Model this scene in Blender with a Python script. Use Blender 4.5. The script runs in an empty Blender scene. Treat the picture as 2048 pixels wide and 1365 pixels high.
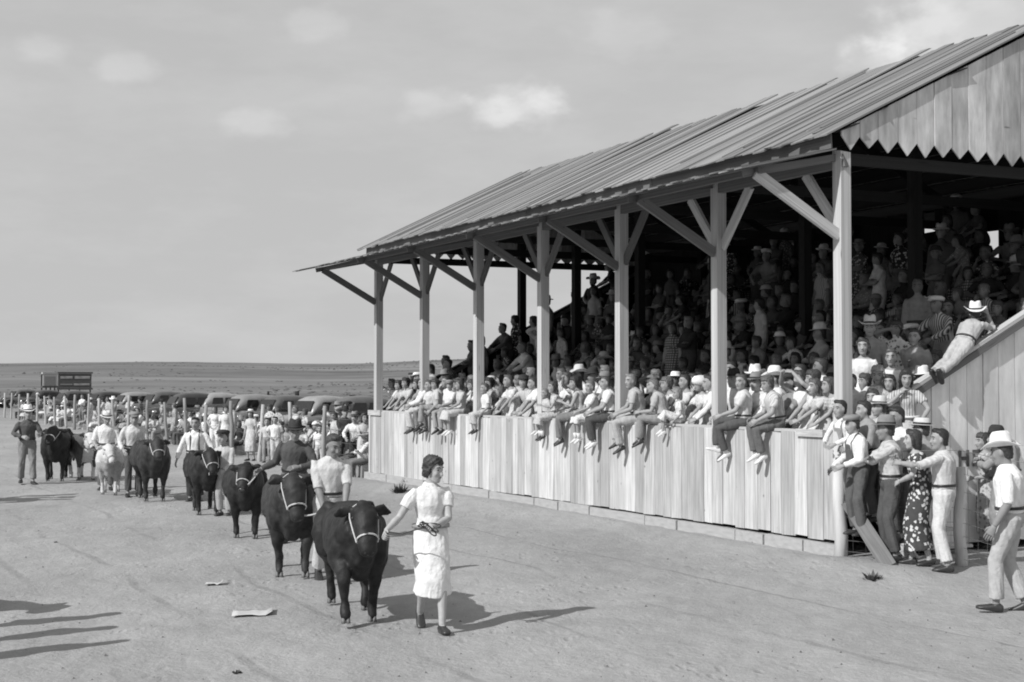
import bpy, bmesh, math, random
import numpy as np
from mathutils import Vector as V, Matrix, Euler, noise as mn

R = math.radians
rnd = random.Random(11)
sc = bpy.context.scene
C = sc.collection

# ------------------------------------------------------------------ camera
F = 2800.0                    # focal length in pixels of the 2048 px wide photograph
CAMZ = 2.3
HOR = 770.0                   # pixel row of the true horizon
cam = bpy.data.cameras.new('camera'); cam.sensor_width = 36.0
cam.lens = F / 2048 * 36; cam.clip_end = 20000; cam.clip_start = 0.1
camo = bpy.data.objects.new('camera', cam); C.objects.link(camo)
camo.location = (0, 0, CAMZ)
camo.rotation_euler = (R(90) + math.atan((HOR - 682.5) / F), 0, 0)
sc.camera = camo

# ------------------------------------------------------------------ world, sun, exposure
SUN_EL = R(38.5)
SUN_DIR = V((-.755, -.655, 0)).normalized()                    # towards the sun, on the ground
sunvec = (SUN_DIR * math.cos(SUN_EL) + V((0, 0, math.sin(SUN_EL)))).normalized()
w = bpy.data.worlds.new('World'); sc.world = w; w.use_nodes = True
nt = w.node_tree; nt.nodes.clear()
def N(t, nt_=None, **kw):
    n = (nt_ or nt).nodes.new(t)
    for k, v in kw.items(): setattr(n, k, v)
    return n
out = N('ShaderNodeOutputWorld'); bg = N('ShaderNodeBackground')
sky = N('ShaderNodeTexSky', sky_type='NISHITA'); sky.sun_disc = False
sky.sun_elevation = SUN_EL
sky.sun_rotation = math.atan2(SUN_DIR.x, SUN_DIR.y)
sky.air_density = 1.0; sky.dust_density = 1.2; sky.altitude = 1400
# black and white film: keep the blue-green sensitive brightness of the sky only
sep = N('ShaderNodeSeparateColor'); nt.links.new(sky.outputs[0], sep.inputs[0])
a1 = N('ShaderNodeMath', operation='MULTIPLY'); a1.inputs[1].default_value = .45
a2 = N('ShaderNodeMath', operation='MULTIPLY_ADD'); a2.inputs[1].default_value = .55
nt.links.new(sep.outputs[1], a1.inputs[0]); nt.links.new(sep.outputs[2], a2.inputs[0]); nt.links.new(a1.outputs[0], a2.inputs[2])
pw = N('ShaderNodeMath', operation='POWER'); pw.inputs[1].default_value = .10
nt.links.new(a2.outputs[0], pw.inputs[0])
gn = N('ShaderNodeMath', operation='MULTIPLY'); gn.inputs[1].default_value = 3.02; nt.links.new(pw.outputs[0], gn.inputs[0])
# thin clouds by direction
tc = N('ShaderNodeTexCoord')
cl_in = gn.outputs[0]
mp = N('ShaderNodeMapping'); mp.inputs['Scale'].default_value = (1, 1, 3.2)
nt.links.new(tc.outputs['Generated'], mp.inputs[0])
nz = N('ShaderNodeTexNoise'); nz.inputs['Scale'].default_value = 7; nz.inputs['Detail'].default_value = 7; nz.inputs['Roughness'].default_value = .6
nt.links.new(mp.outputs[0], nz.inputs[0])
mr = N('ShaderNodeMapRange'); mr.inputs[1].default_value = .42; mr.inputs[2].default_value = .85
mr.inputs[3].default_value = 1.0; mr.inputs[4].default_value = 1.16
nt.links.new(nz.outputs[0], mr.inputs[0])
m1 = N('ShaderNodeMath', operation='MULTIPLY'); nt.links.new(cl_in, m1.inputs[0]); nt.links.new(mr.outputs[0], m1.inputs[1])
last = m1.outputs[0]
nz2 = N('ShaderNodeTexNoise'); nz2.inputs['Scale'].default_value = 34; nz2.inputs['Detail'].default_value = 6
mp2 = N('ShaderNodeMapping'); mp2.inputs['Scale'].default_value = (1, 1, 1.6); nt.links.new(tc.outputs['Generated'], mp2.inputs[0])
nt.links.new(mp2.outputs[0], nz2.inputs[0])
def dirpx(x, y): return V(((x - 1024) / F, 1, (HOR - y) / F)).normalized()
for (x, y, rad, amp) in [(1045, 208, .028, .22), (1000, 222, .018, .18), (1085, 200, .018, .2), (860, 208, .02, .16), (245, 128, .02, .15), (515, 245, .018, .15), (80, 92, .018, .12),
                         (1950, 55, .060, .24), (1850, 60, .03, .16), (1770, 120, .026, .2), (640, 45, .02, .12), (1250, 60, .03, .10)]:
    d = dirpx(x, y)
    vs = N('ShaderNodeVectorMath', operation='SUBTRACT'); vs.inputs[1].default_value = d
    nt.links.new(tc.outputs['Generated'], vs.inputs[0])
    vm = N('ShaderNodeVectorMath', operation='MULTIPLY'); vm.inputs[1].default_value = (1, 1, 1.9); nt.links.new(vs.outputs[0], vm.inputs[0])
    vl = N('ShaderNodeVectorMath', operation='LENGTH'); nt.links.new(vm.outputs[0], vl.inputs[0])
    nn = N('ShaderNodeMath', operation='MULTIPLY_ADD'); nn.inputs[1].default_value = -rad * 2.4; nt.links.new(nz2.outputs[0], nn.inputs[0])
    nt.links.new(vl.outputs['Value'], nn.inputs[2])
    r2 = N('ShaderNodeMapRange', interpolation_type='SMOOTHSTEP'); r2.inputs[1].default_value = -rad * .9; r2.inputs[2].default_value = rad * .25
    r2.inputs[3].default_value = 1 + amp; r2.inputs[4].default_value = 1
    nt.links.new(nn.outputs[0], r2.inputs[0])
    mm = N('ShaderNodeMath', operation='MULTIPLY'); nt.links.new(last, mm.inputs[0]); nt.links.new(r2.outputs[0], mm.inputs[1]); last = mm.outputs[0]
nt.links.new(last, bg.inputs[0]); bg.inputs[1].default_value = .15
nt.links.new(bg.outputs[0], out.inputs[0])

sun = bpy.data.lights.new('sun', 'SUN'); sun.energy = 4.2; sun.angle = R(.53); sun.color = (1, 1, 1)
suno = bpy.data.objects.new('sun', sun); C.objects.link(suno)
suno.rotation_euler = sunvec.to_track_quat('Z', 'Y').to_euler(); suno.location = (-20, -15, 25)
sc.view_settings.view_transform = 'Standard'; sc.view_settings.look = 'None'
sc.cycles.filter_width = 1.9
sc.view_settings.exposure = 0; sc.view_settings.gamma = 1; sc.view_settings.use_curve_mapping = False

# ------------------------------------------------------------------ frames of the place
P7 = V((4.28, 18.5, 0)); DL = V((-.4475, .8943, 0)).normalized(); NI = V((DL.y, -DL.x, 0))    # along the stand (away), into the stand
LEN = 17.0; BAY = LEN / 6
def W(t, s, z=0): return P7 + DL * t + NI * s + V((0, 0, z))
def t_at_px(x, s=0):
    r = (x - 1024) / F; b = P7 + NI * s
    return (b.x - r * b.y) / (r * DL.y - DL.x)
def ground_px(x, y):
    Y = F * CAMZ / (y - HOR); return V(((x - 1024) / F * Y, Y, 0))
def to_px(p): return ((1024 + F * p.x / p.y), HOR - F * (p.z - CAMZ) / p.y)

# ------------------------------------------------------------------ materials (black and white photograph: greys only)
MATS = {}
def base_mat(name, rough=.8, spec=.3):
    m = bpy.data.materials.new(name); m.use_nodes = True; t = m.node_tree
    b = t.nodes['Principled BSDF']; b.inputs['Roughness'].default_value = rough
    b.inputs['Specular IOR Level'].default_value = spec
    return m, t, b
def grey(v): return (v, v, v, 1)
def lnk(t, a, b): t.links.new(a, b)
def cloth(tone, pat='plain', tone2=.8, scale=1.0):
    key = ('cloth', round(tone, 2), pat, round(tone2, 2), scale)
    if key in MATS: return MATS[key]
    m, t, b = base_mat('cloth_%s_%d' % (pat, int(tone * 100)), .9, .15)
    co = N('ShaderNodeTexCoord', t)
    n = N('ShaderNodeTexNoise', t); n.inputs['Scale'].default_value = 14; n.inputs['Detail'].default_value = 5
    lnk(t, co.outputs['Object'], n.inputs[0])
    mr = N('ShaderNodeMapRange', t); mr.inputs[1].default_value = .3; mr.inputs[2].default_value = .7
    mr.inputs[3].default_value = tone * .86; mr.inputs[4].default_value = min(tone * 1.1, .85); lnk(t, n.outputs[0], mr.inputs[0])
    col = mr.outputs[0]
    if pat != 'plain':
        if pat in ('dots', 'floral'):
            v = N('ShaderNodeTexVoronoi', t); v.inputs['Scale'].default_value = (26 if pat == 'dots' else 17) * scale
            lnk(t, co.outputs['Object'], v.inputs[0])
            f = N('ShaderNodeMath', t, operation='LESS_THAN'); f.inputs[1].default_value = .26 if pat == 'dots' else .36
            src = v.outputs['Distance']
            if pat == 'floral':
                nn = N('ShaderNodeMath', t, operation='MULTIPLY_ADD'); nn.inputs[1].default_value = .5; nn.inputs[2].default_value = -.25
                n3 = N('ShaderNodeTexNoise', t); n3.inputs['Scale'].default_value = 60; lnk(t, co.outputs['Object'], n3.inputs[0])
                lnk(t, n3.outputs[0], nn.inputs[0])
                ad = N('ShaderNodeMath', t, operation='ADD'); lnk(t, src, ad.inputs[0]); lnk(t, nn.outputs[0], ad.inputs[1]); src = ad.outputs[0]
            lnk(t, src, f.inputs[0]); fac = f.outputs[0]
        else:
            wv = N('ShaderNodeTexWave', t); wv.inputs['Scale'].default_value = (9 if pat == 'stripes' else 6) * scale
            wv.bands_direction = 'X' if pat in ('stripes', 'plaid') else 'Z'
            lnk(t, co.outputs['Object'], wv.inputs[0]); fac = wv.outputs[0]
            if pat == 'plaid':
                w2 = N('ShaderNodeTexWave', t); w2.inputs['Scale'].default_value = 6; w2.bands_direction = 'Z'
                lnk(t, co.outputs['Object'], w2.inputs[0])
                mm = N('ShaderNodeMath', t, operation='MULTIPLY'); lnk(t, fac, mm.inputs[0]); lnk(t, w2.outputs[0], mm.inputs[1]); fac = mm.outputs[0]
        mx = N('ShaderNodeMix', t); lnk(t, fac, mx.inputs[0]); lnk(t, col, mx.inputs[2]); mx.inputs[3].default_value = tone2
        col = mx.outputs[0]
    lnk(t, col, b.inputs['Base Color'])
    n2 = N('ShaderNodeTexNoise', t); n2.inputs['Scale'].default_value = 22; n2.inputs['Detail'].default_value = 3; n2.inputs['Distortion'].default_value = 1.2
    lnk(t, co.outputs['Object'], n2.inputs[0])
    bp = N('ShaderNodeBump', t); bp.inputs['Strength'].default_value = .55; bp.inputs['Distance'].default_value = .012
    lnk(t, n2.outputs[0], bp.inputs['Height']); lnk(t, bp.outputs[0], b.inputs['Normal'])
    MATS[key] = m; return m
def simple(name, tone, rough=.7, spec=.3, nscale=10, namp=.2, bump=0.0, metal=0):
    key = (name, tone, rough)
    if key in MATS: return MATS[key]
    m, t, b = base_mat(name, rough, spec)
    co = N('ShaderNodeTexCoord', t); n = N('ShaderNodeTexNoise', t); n.inputs['Scale'].default_value = nscale; n.inputs['Detail'].default_value = 6
    lnk(t, co.outputs['Object'], n.inputs[0])
    mr = N('ShaderNodeMapRange', t); mr.inputs[1].default_value = .25; mr.inputs[2].default_value = .75
    mr.inputs[3].default_value = tone * (1 - namp); mr.inputs[4].default_value = tone * (1 + namp)
    lnk(t, n.outputs[0], mr.inputs[0]); lnk(t, mr.outputs[0], b.inputs['Base Color']); b.inputs['Metallic'].default_value = metal
    if bump:
        bp = N('ShaderNodeBump', t); bp.inputs['Strength'].default_value = .7; bp.inputs['Distance'].default_value = bump
        lnk(t, n.outputs[0], bp.inputs['Height']); lnk(t, bp.outputs[0], b.inputs['Normal'])
    MATS[key] = m; return m
def skin(tone): return simple('skin_%d' % int(tone * 100), tone, .55, .35, 18, .12)
def hairm(tone): return simple('hair_%d' % int(tone * 100), tone, .55, .4, 60, .5, .01)
SHOE_D = simple('shoe_dark', .035, .4, .5); SHOE_W = simple('shoe_white', .7, .6, .3); LIP = simple('lip', .18, .5); EYE = simple('eye_brow', .04, .5)
BELT = simple('belt_leather', .03, .4, .4)
STRAW = simple('straw', .62, .8, .2, 40, .12, .003); FELT_G = simple('felt_grey', .24, .9, .1); FELT_D = simple('felt_dark', .05, .9, .1); HWHITE = simple('hat_white', .78, .8, .2)
ROPE = simple('rope', .55, .9, .1, 80, .3, .003); DARKROPE = simple('dark_rope', .06, .8)

def wood(name, tone, streak=.35, var=.25, rough=.85):
    """Weathered board: grain runs along the local Z axis of a unit box."""
    key = ('wood', name)
    if key in MATS: return MATS[key]
    m, t, b = base_mat(name, rough, .2)
    co = N('ShaderNodeTexCoord', t); oi = N('ShaderNodeObjectInfo', t)
    mu = N('ShaderNodeVectorMath', t, operation='MULTIPLY_ADD'); mu.inputs[1].default_value = (5, 5, 1.0)
    cb = N('ShaderNodeCombineXYZ', t)
    for i, k in enumerate((37., 91., 53.)):
        q = N('ShaderNodeMath', t, operation='MULTIPLY'); q.inputs[1].default_value = k; lnk(t, oi.outputs['Random'], q.inputs[0]); lnk(t, q.outputs[0], cb.inputs[i])
    lnk(t, co.outputs['Object'], mu.inputs[0]); lnk(t, cb.outputs[0], mu.inputs[2])
    n = N('ShaderNodeTexNoise', t); n.inputs['Scale'].default_value = 1.6; n.inputs['Detail'].default_value = 8; n.inputs['Roughness'].default_value = .62
    lnk(t, mu.outputs[0], n.inputs[0])
    n2 = N('ShaderNodeTexNoise', t); n2.inputs['Scale'].default_value = 1.3; n2.inputs['Detail'].default_value = 3
    mu2 = N('ShaderNodeVectorMath', t, operation='MULTIPLY_ADD'); mu2.inputs[1].default_value = (.7, .7, 1.6); lnk(t, co.outputs['Object'], mu2.inputs[0]); lnk(t, cb.outputs[0], mu2.inputs[2])
    lnk(t, mu2.outputs[0], n2.inputs[0])
    r1 = N('ShaderNodeMapRange', t); r1.inputs[1].default_value = .28; r1.inputs[2].default_value = .72; r1.inputs[3].default_value = 1 - streak; r1.inputs[4].default_value = 1 + streak * .6
    lnk(t, n.outputs[0], r1.inputs[0])
    r2 = N('ShaderNodeMapRange', t); r2.inputs[1].default_value = .3; r2.inputs[2].default_value = .7; r2.inputs[3].default_value = .88; r2.inputs[4].default_value = 1.08
    lnk(t, n2.outputs[0], r2.inputs[0])
    # each board weathers to its own grey
    q = N('ShaderNodeMath', t, operation='MULTIPLY'); q.inputs[1].default_value = 17.31; lnk(t, oi.outputs['Random'], q.inputs[0])
    fr = N('ShaderNodeMath', t, operation='FRACT'); lnk(t, q.outputs[0], fr.inputs[0])
    r3 = N('ShaderNodeMapRange', t); r3.inputs[3].default_value = tone * (1 - var); r3.inputs[4].default_value = tone * (1 + var * .7); lnk(t, fr.outputs[0], r3.inputs[0])
    x1 = N('ShaderNodeMath', t, operation='MULTIPLY'); lnk(t, r1.outputs[0], x1.inputs[0]); lnk(t, r2.outputs[0], x1.inputs[1])
    x2 = N('ShaderNodeMath', t, operation='MULTIPLY'); lnk(t, x1.outputs[0], x2.inputs[0]); lnk(t, r3.outputs[0], x2.inputs[1])
    # a few knots
    v = N('ShaderNodeTexVoronoi', t); v.inputs['Scale'].default_value = 1.0
    mk = N('ShaderNodeVectorMath', t, operation='MULTIPLY_ADD'); mk.inputs[1].default_value = (1.1, 1.1, 4.5); lnk(t, co.outputs['Object'], mk.inputs[0]); lnk(t, cb.outputs[0], mk.inputs[2])
    lnk(t, mk.outputs[0], v.inputs[0])
    rk = N('ShaderNodeMapRange', t); rk.inputs[1].default_value = .03; rk.inputs[2].default_value = .09; rk.inputs[3].default_value = .45; rk.inputs[4].default_value = 1
    lnk(t, v.outputs['Distance'], rk.inputs[0])
    x3 = N('ShaderNodeMath', t, operation='MULTIPLY'); lnk(t, x2.outputs[0], x3.inputs[0]); lnk(t, rk.outputs[0], x3.inputs[1])
    lnk(t, x3.outputs[0], b.inputs['Base Color'])
    bp = N('ShaderNodeBump', t); bp.inputs['Strength'].default_value = .35; bp.inputs['Distance'].default_value = .01
    lnk(t, n.outputs[0], bp.inputs['Height']); lnk(t, bp.outputs[0], b.inputs['Normal'])
    MATS[key] = m; return m
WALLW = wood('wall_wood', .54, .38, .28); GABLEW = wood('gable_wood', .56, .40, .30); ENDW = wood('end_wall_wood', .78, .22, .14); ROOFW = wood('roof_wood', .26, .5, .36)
POSTW = wood('post_wood', .54, .34, .12); BEAMW = wood('beam_wood', .17, .3, .2); DARKW = wood('inside_wood_shaded', .028, .3, .3); FENCEW = wood('fence_wood', .40, .35, .35)  # beam and inside wood: shade under the roof put into their tones

# ------------------------------------------------------------------ helpers for objects
def link(name, data, mats=None, parent=None, **props):
    o = bpy.data.objects.new(name, data); C.objects.link(o)
    if mats is not None and data is not None:
        ms = mats if isinstance(mats, (list, tuple)) else [mats]
        if len(data.materials) == 0:
            for mm in ms: data.materials.append(mm)
        else:
            for i, mm in enumerate(ms):
                if data.materials[i] != mm:
                    o.material_slots[i].link = 'OBJECT'; o.material_slots[i].material = mm
    if parent: o.parent = parent
    for k, v in props.items(): o[k] = v
    return o
def empty(name, loc=(0, 0, 0), rz=0, **props):
    o = bpy.data.objects.new(name, None); C.objects.link(o); o.location = loc; o.rotation_euler = (0, 0, rz); o.empty_display_size = .2
    for k, v in props.items(): o[k] = v
    return o
def bm_mesh(bm, name='m', smooth=True):
    me = bpy.data.meshes.new(name); bmesh.ops.recalc_face_normals(bm, faces=bm.faces); bm.to_mesh(me); bm.free()
    if smooth: me.shade_smooth()
    return me
def box_mesh(name, bev=0.0):
    bm = bmesh.new(); bmesh.ops.create_cube(bm, size=1)
    return bm_mesh(bm, name, False)
# unit boards: a few with slightly worn, uneven outlines
def board_mesh(seed, jag=.0):
    r = random.Random(seed); bm = bmesh.new()
    zs = [-.5, -.17, .15, .5]; rows = []
    for z in zs:
        wv = r.uniform(-.025, .025); row = []
        for (x, y) in ((-.5, -.5), (.5, -.5), (.5, .5), (-.5, .5)):
            zz = z + (r.uniform(-jag, jag) if abs(z) == .5 else 0)
            row.append(bm.verts.new((x * (1 + wv), y, zz)))
        rows.append(row)
    for a, b in zip(rows, rows[1:]):
        for i in range(4): bm.faces.new((a[i], a[(i + 1) % 4], b[(i + 1) % 4], b[i]))
    bm.faces.new(rows[0][::-1]); bm.faces.new(rows[-1])
    me = bm_mesh(bm, 'board_shape', False); me.materials.append(WALLW); return me
BOARDS = [board_mesh(i, .006) for i in range(6)]
def board(name, parent, a, b, width, thick, face, mat, roll=0, shape=None, **props):
    """A board from a to b; `face` is the direction its broad side looks to."""
    a = V(a); b = V(b); z = (b - a); L = z.length; z.normalize()
    y = V(face) - z * z.dot(V(face)); y.normalize(); x = y.cross(z)
    M = Matrix((x, y, z)).transposed().to_4x4()
    o = link(name, shape or rnd.choice(BOARDS), None, parent, **props)
    o.material_slots[0].link = 'OBJECT'; o.material_slots[0].material = mat
    c = (a + b) / 2 - (parent.location if parent else V((0, 0, 0)))
    M = Matrix.Translation(c) @ M @ Matrix.Rotation(roll, 4, 'Z') @ Matrix.Diagonal((width, thick, L, 1))
    o.matrix_basis = M
    return o

# ------------------------------------------------------------------ ground, hills
def vnoise(x, y, seed=0):
    xi = np.floor(x).astype(np.int64); yi = np.floor(y).astype(np.int64); xf = x - xi; yf = y - yi
    def h(a, b):
        n = (a * 374761393 + b * 668265263 + seed * 1442695041) & 0x7fffffff
        n = ((n ^ (n >> 13)) * 1274126177) & 0x7fffffff
        return ((n ^ (n >> 16)) & 0xffff) / 65535.0
    u = xf * xf * (3 - 2 * xf); v = yf * yf * (3 - 2 * yf)
    return (h(xi, yi) * (1 - u) + h(xi + 1, yi) * u) * (1 - v) + (h(xi, yi + 1) * (1 - u) + h(xi + 1, yi + 1) * u) * v
def fbm(x, y, o=4, seed=0):
    s = 0; a = .5
    for i in range(o): s = s + a * vnoise(x * 2 ** i, y * 2 ** i, seed + i); a *= .5
    return s - .47
def sstep(a, b, x):
    t = np.clip((x - a) / (b - a), 0, 1); return t * t * (3 - 2 * t)
def hground(x, y):
    r = np.hypot(x, y)
    near = 1 - sstep(60, 110, r)
    h = (fbm(x * 2.1, y * 2.1, 4, 3) * .06 + fbm(x * .25, y * .25, 3, 9) * .07) * near
    # earth banked up along the foot of the stand
    s = (x - P7.x) * NI.x + (y - P7.y) * NI.y; t = (x - P7.x) * DL.x + (y - P7.y) * DL.y
    h = h + .10 * np.exp(-((s + .55) / .55) ** 2) * sstep(-3.5, -1, t) * (1 - sstep(17, 19, t)) * (.5 + vnoise(t * .6, s, 5))
    h = h + .12 * np.exp(-((t + 1.2) / 1.1) ** 2 - ((s - .6) / 1.6) ** 2)
    # dry rolling hills in the distance
    far = sstep(140, 1700, r)
    ang = np.arctan2(x, y)
    crest = 29 + 3.5 * np.sin(ang * 9 + .6) + 2 * np.sin(ang * 23 + 1) + ang * 3
    h = h + far * crest * (1 + .05 * fbm(x * .002, y * .002, 3, 31) * 2)
    h = h + sstep(150, 400, r) * fbm(x * .006, y * .006, 4, 21) * 5.0 * (1 - sstep(1300, 1900, r) * .6)
    h = h - sstep(2300, 6000, r) * 80
    return h
def build_ground():
    degs = np.concatenate([np.arange(-180, -30, 6.), np.arange(-30, -22, 1.), np.arange(-22, 23, .14), np.arange(23, 30, 1.), np.arange(30, 180, 6.)])
    rs = [0.8]
    while rs[-1] < 7000: rs.append(rs[-1] * (1.012 if 8 < rs[-1] < 42 else 1.035))
    rs = np.array(rs); A, RR = np.meshgrid(np.radians(degs), rs)
    X = np.sin(A) * RR; Y = np.cos(A) * RR; Z = hground(X, Y)
    na, nr = len(degs), len(rs)
    co = np.stack([X, Y, Z], -1).reshape(-1, 3)
    co = np.vstack([co, [[0, 0, 0]]])
    i = np.arange(nr - 1)[:, None] * na; j = np.arange(na)[None, :]; j2 = (j + 1) % na
    q = np.stack([i + j, i + j2, i + na + j2, i + na + j], -1).reshape(-1, 4)
    me = bpy.data.meshes.new('ground')
    tri = np.stack([np.full(na, nr * na), (np.arange(na) + 1) % na, np.arange(na)], -1)
    nq, ntr = len(q), len(tri)
    me.vertices.add(len(co)); me.vertices.foreach_set('co', co.ravel())
    me.loops.add(nq * 4 + ntr * 3); me.loops.foreach_set('vertex_index', np.concatenate([q.ravel(), tri.ravel()]))
    me.polygons.add(nq + ntr); me.polygons.foreach_set('loop_start', np.concatenate([np.arange(nq) * 4, nq * 4 + np.arange(ntr) * 3]))
    me.update(); me.validate(); me.shade_smooth()
    bm = bmesh.new(); bm.from_mesh(me); bmesh.ops.recalc_face_normals(bm, faces=bm.faces)
    if bm.faces[10].normal.z < 0:
        for f in bm.faces: f.normal_flip()
    bm.to_mesh(me); bm.free()
    m, t, b = base_mat('dusty_ground', .95, .1)
    ge = N('ShaderNodeNewGeometry', t)
    def noise(scale, det, vec=None, rough=.55, dist=0):
        n = N('ShaderNodeTexNoise', t); n.inputs['Scale'].default_value = scale; n.inputs['Detail'].default_value = det; n.inputs['Roughness'].default_value = rough; n.inputs['Distortion'].default_value = dist
        lnk(t, vec or ge.outputs['Position'], n.inputs[0]); return n.outputs[0]
    def rng(src, a, b_, c, d, sm=False):
        r_ = N('ShaderNodeMapRange', t, interpolation_type='SMOOTHSTEP' if sm else 'LINEAR')
        for k, vv in enumerate((a, b_, c, d)): r_.inputs[k + 1].default_value = vv
        lnk(t, src, r_.inputs[0]); return r_.outputs[0]
    def mul(a, b_):
        x = N('ShaderNodeMath', t, operation='MULTIPLY'); lnk(t, a, x.inputs[0]); lnk(t, b_, x.inputs[1]); return x.outputs[0]
    # dust of the track: large scuffed patches, drawn out along the track, and fine grit
    mp = N('ShaderNodeMapping', t); mp.inputs['Rotation'].default_value = (0, 0, -math.atan2(DL.x, DL.y)); mp.inputs['Scale'].default_value = (1, .45, 1)
    mp.inputs['Rotation'].default_value = (0, 0, math.atan2(DL.x, DL.y))
    lnk(t, ge.outputs['Position'], mp.inputs[0])
    big = rng(noise(.5, 6, mp.outputs[0], .6), .3, .7, .86, 1.12); mid = rng(noise(4.5, 6, mp.outputs[0], .7), .3, .7, .88, 1.1); grit = rng(noise(60, 3), .3, .7, .9, 1.08)
    v = N('ShaderNodeTexVoronoi', t); v.inputs['Scale'].default_value = 3.2; lnk(t, ge.outputs['Position'], v.inputs[0])
    dn = noise(1.1, 3)
    ds = N('ShaderNodeMath', t, operation='ADD'); lnk(t, v.outputs['Distance'], ds.inputs[0]); lnk(t, rng(dn, .42, .62, .6, 0), ds.inputs[1])
    spots = rng(ds.outputs[0], .05, .12, .62, 1)
    near = N('ShaderNodeMath', t, operation='MULTIPLY'); near.inputs[1].default_value = .345
    dt_ = N('ShaderNodeVectorMath', t, operation='DOT_PRODUCT'); dt_.inputs[1].default_value = NI; lnk(t, ge.outputs['Position'], dt_.inputs[0])
    wob = N('ShaderNodeMath', t, operation='MULTIPLY_ADD'); wob.inputs[1].default_value = 1.6; lnk(t, noise(.12, 2), wob.inputs[0]); lnk(t, dt_.outputs['Value'], wob.inputs[2])
    ruts = None
    for c_, w_ in ((4.1, .05), (5.5, .05), (7.35, .035), (8.8, .04), (10.2, .03), (1.6, .05), (3.0, .05)):
        sb = N('ShaderNodeMath', t, operation='SUBTRACT'); sb.inputs[1].default_value = c_; lnk(t, wob.outputs[0], sb.inputs[0])
        ab = N('ShaderNodeMath', t, operation='ABSOLUTE'); lnk(t, sb.outputs[0], ab.inputs[0]); r_ = rng(ab.outputs[0], w_ * .3, w_ * 1.6, .80, 1, True)
        ruts = r_ if ruts is None else mul(ruts, r_)
    rmask = N('ShaderNodeMix', t); lnk(t, rng(noise(.35, 3), .42, .58, 0, 1), rmask.inputs[0]); rmask.inputs[2].default_value = 1; lnk(t, ruts, rmask.inputs[3]); ruts = rmask.outputs[0]
    lnk(t, mul(mul(mul(big, mid), mul(grit, spots)), ruts), near.inputs[0])
    # hoof prints and scuffs trampled along the line of the parade
    # dry range beyond: pale grass with darker brush
    m2 = N('ShaderNodeMapping', t); m2.inputs['Scale'].default_value = (.5, 1.0, 6); lnk(t, ge.outputs['Position'], m2.inputs[0])
    f1 = rng(noise(.012, 8, m2.outputs[0], .65), .35, .68, .12, .245); f2 = rng(noise(.16, 4, m2.outputs[0], .7), .3, .7, .82, 1.15)
    sx = N('ShaderNodeSeparateXYZ', t); lnk(t, ge.outputs['Position'], sx.inputs[0])
    topb = rng(sx.outputs[2], 22, 27, 1.0, .82)
    far = mul(mul(f1, f2), topb)
    ln = N('ShaderNodeVectorMath', t, operation='LENGTH'); lnk(t, ge.outputs['Position'], ln.inputs[0])
    mix = N('ShaderNodeMix', t); lnk(t, rng(ln.outputs['Value'], 75, 190, 0, 1), mix.inputs[0]); lnk(t, near.outputs[0], mix.inputs[2]); lnk(t, far, mix.inputs[3])
    lnk(t, mix.outputs[0], b.inputs['Base Color'])
    ad = N('ShaderNodeMath', t, operation='ADD'); lnk(t, noise(7, 8, None, .65), ad.inputs[0]); lnk(t, mul(noise(1.6, 3), noise(22, 3)), ad.inputs[1])
    bp = N('ShaderNodeBump', t); bp.inputs['Strength'].default_value = .6; bp.inputs['Distance'].default_value = .05
    v2 = N('ShaderNodeTexVoronoi', t); v2.inputs['Scale'].default_value = 7.5; lnk(t, mp.outputs[0], v2.inputs[0])
    hoof = mul(rng(v2.outputs['Distance'], .08, .36, -.5, 0, True), rng(noise(.5, 3), .48, .62, 0, 1))
    hr_ = N('ShaderNodeMath', t, operation='ADD'); lnk(t, hoof, hr_.inputs[0]); lnk(t, ruts, hr_.inputs[1])
    ad2 = N('ShaderNodeMath', t, operation='ADD'); lnk(t, ad.outputs[0], ad2.inputs[0]); lnk(t, hr_.outputs[0], ad2.inputs[1])
    lnk(t, ad2.outputs[0], bp.inputs['Height']); lnk(t, bp.outputs[0], b.inputs['Normal'])
    link('ground', me, m, kind='structure')
build_ground()
def hz(x, y): return float(hground(np.array([x]), np.array([y]))[0])
def onground(p): return V((p[0], p[1], hz(p[0], p[1])))

# ------------------------------------------------------------------ the grandstand
GS = empty('grandstand', W(0, 0), label='long open wooden grandstand with plank roof and board wall, full of spectators', category='grandstand')
WT = 1.65                                             # top of the front wall
NEG = -NI                                             # outwards
for i in range(7):                                    # front posts
    t = i * BAY
    board('post', GS, W(t, .12, WT - .9), W(t, .12, 5.40), .168, .168, NEG, POSTW)
    board('eave_brace', GS, W(t - .02, .04, 4.28), W(t - .02, -1.30, 5.02), .14, .06, DL, POSTW if i == 0 else BEAMW)  # near brace in lit tone, the others with eave shade in their colour
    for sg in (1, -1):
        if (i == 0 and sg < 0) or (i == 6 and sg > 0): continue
        board('post_brace', GS, W(t + sg * .07, .14, 4.36), W(t + sg * .78, .14, 5.2), .14, .055, NI, POSTW if i < 2 else BEAMW)  # braces farther off carry the shade in a darker wood tone
    if i % 1 == 0:                                    # inner posts under the ridge
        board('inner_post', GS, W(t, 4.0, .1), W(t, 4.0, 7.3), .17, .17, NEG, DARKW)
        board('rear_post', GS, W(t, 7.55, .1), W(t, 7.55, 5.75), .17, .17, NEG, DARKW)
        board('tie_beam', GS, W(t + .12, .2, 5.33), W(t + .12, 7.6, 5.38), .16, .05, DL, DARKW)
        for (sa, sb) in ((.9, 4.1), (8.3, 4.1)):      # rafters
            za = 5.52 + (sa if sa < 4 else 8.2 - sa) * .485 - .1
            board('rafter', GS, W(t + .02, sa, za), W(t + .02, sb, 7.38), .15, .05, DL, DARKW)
    # visor rafter
    board('visor_rafter', GS, W(t + .04, .1, 5.33), W(t + .04, -1.45, 5.01), .1, .05, DL, BEAMW)
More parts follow.
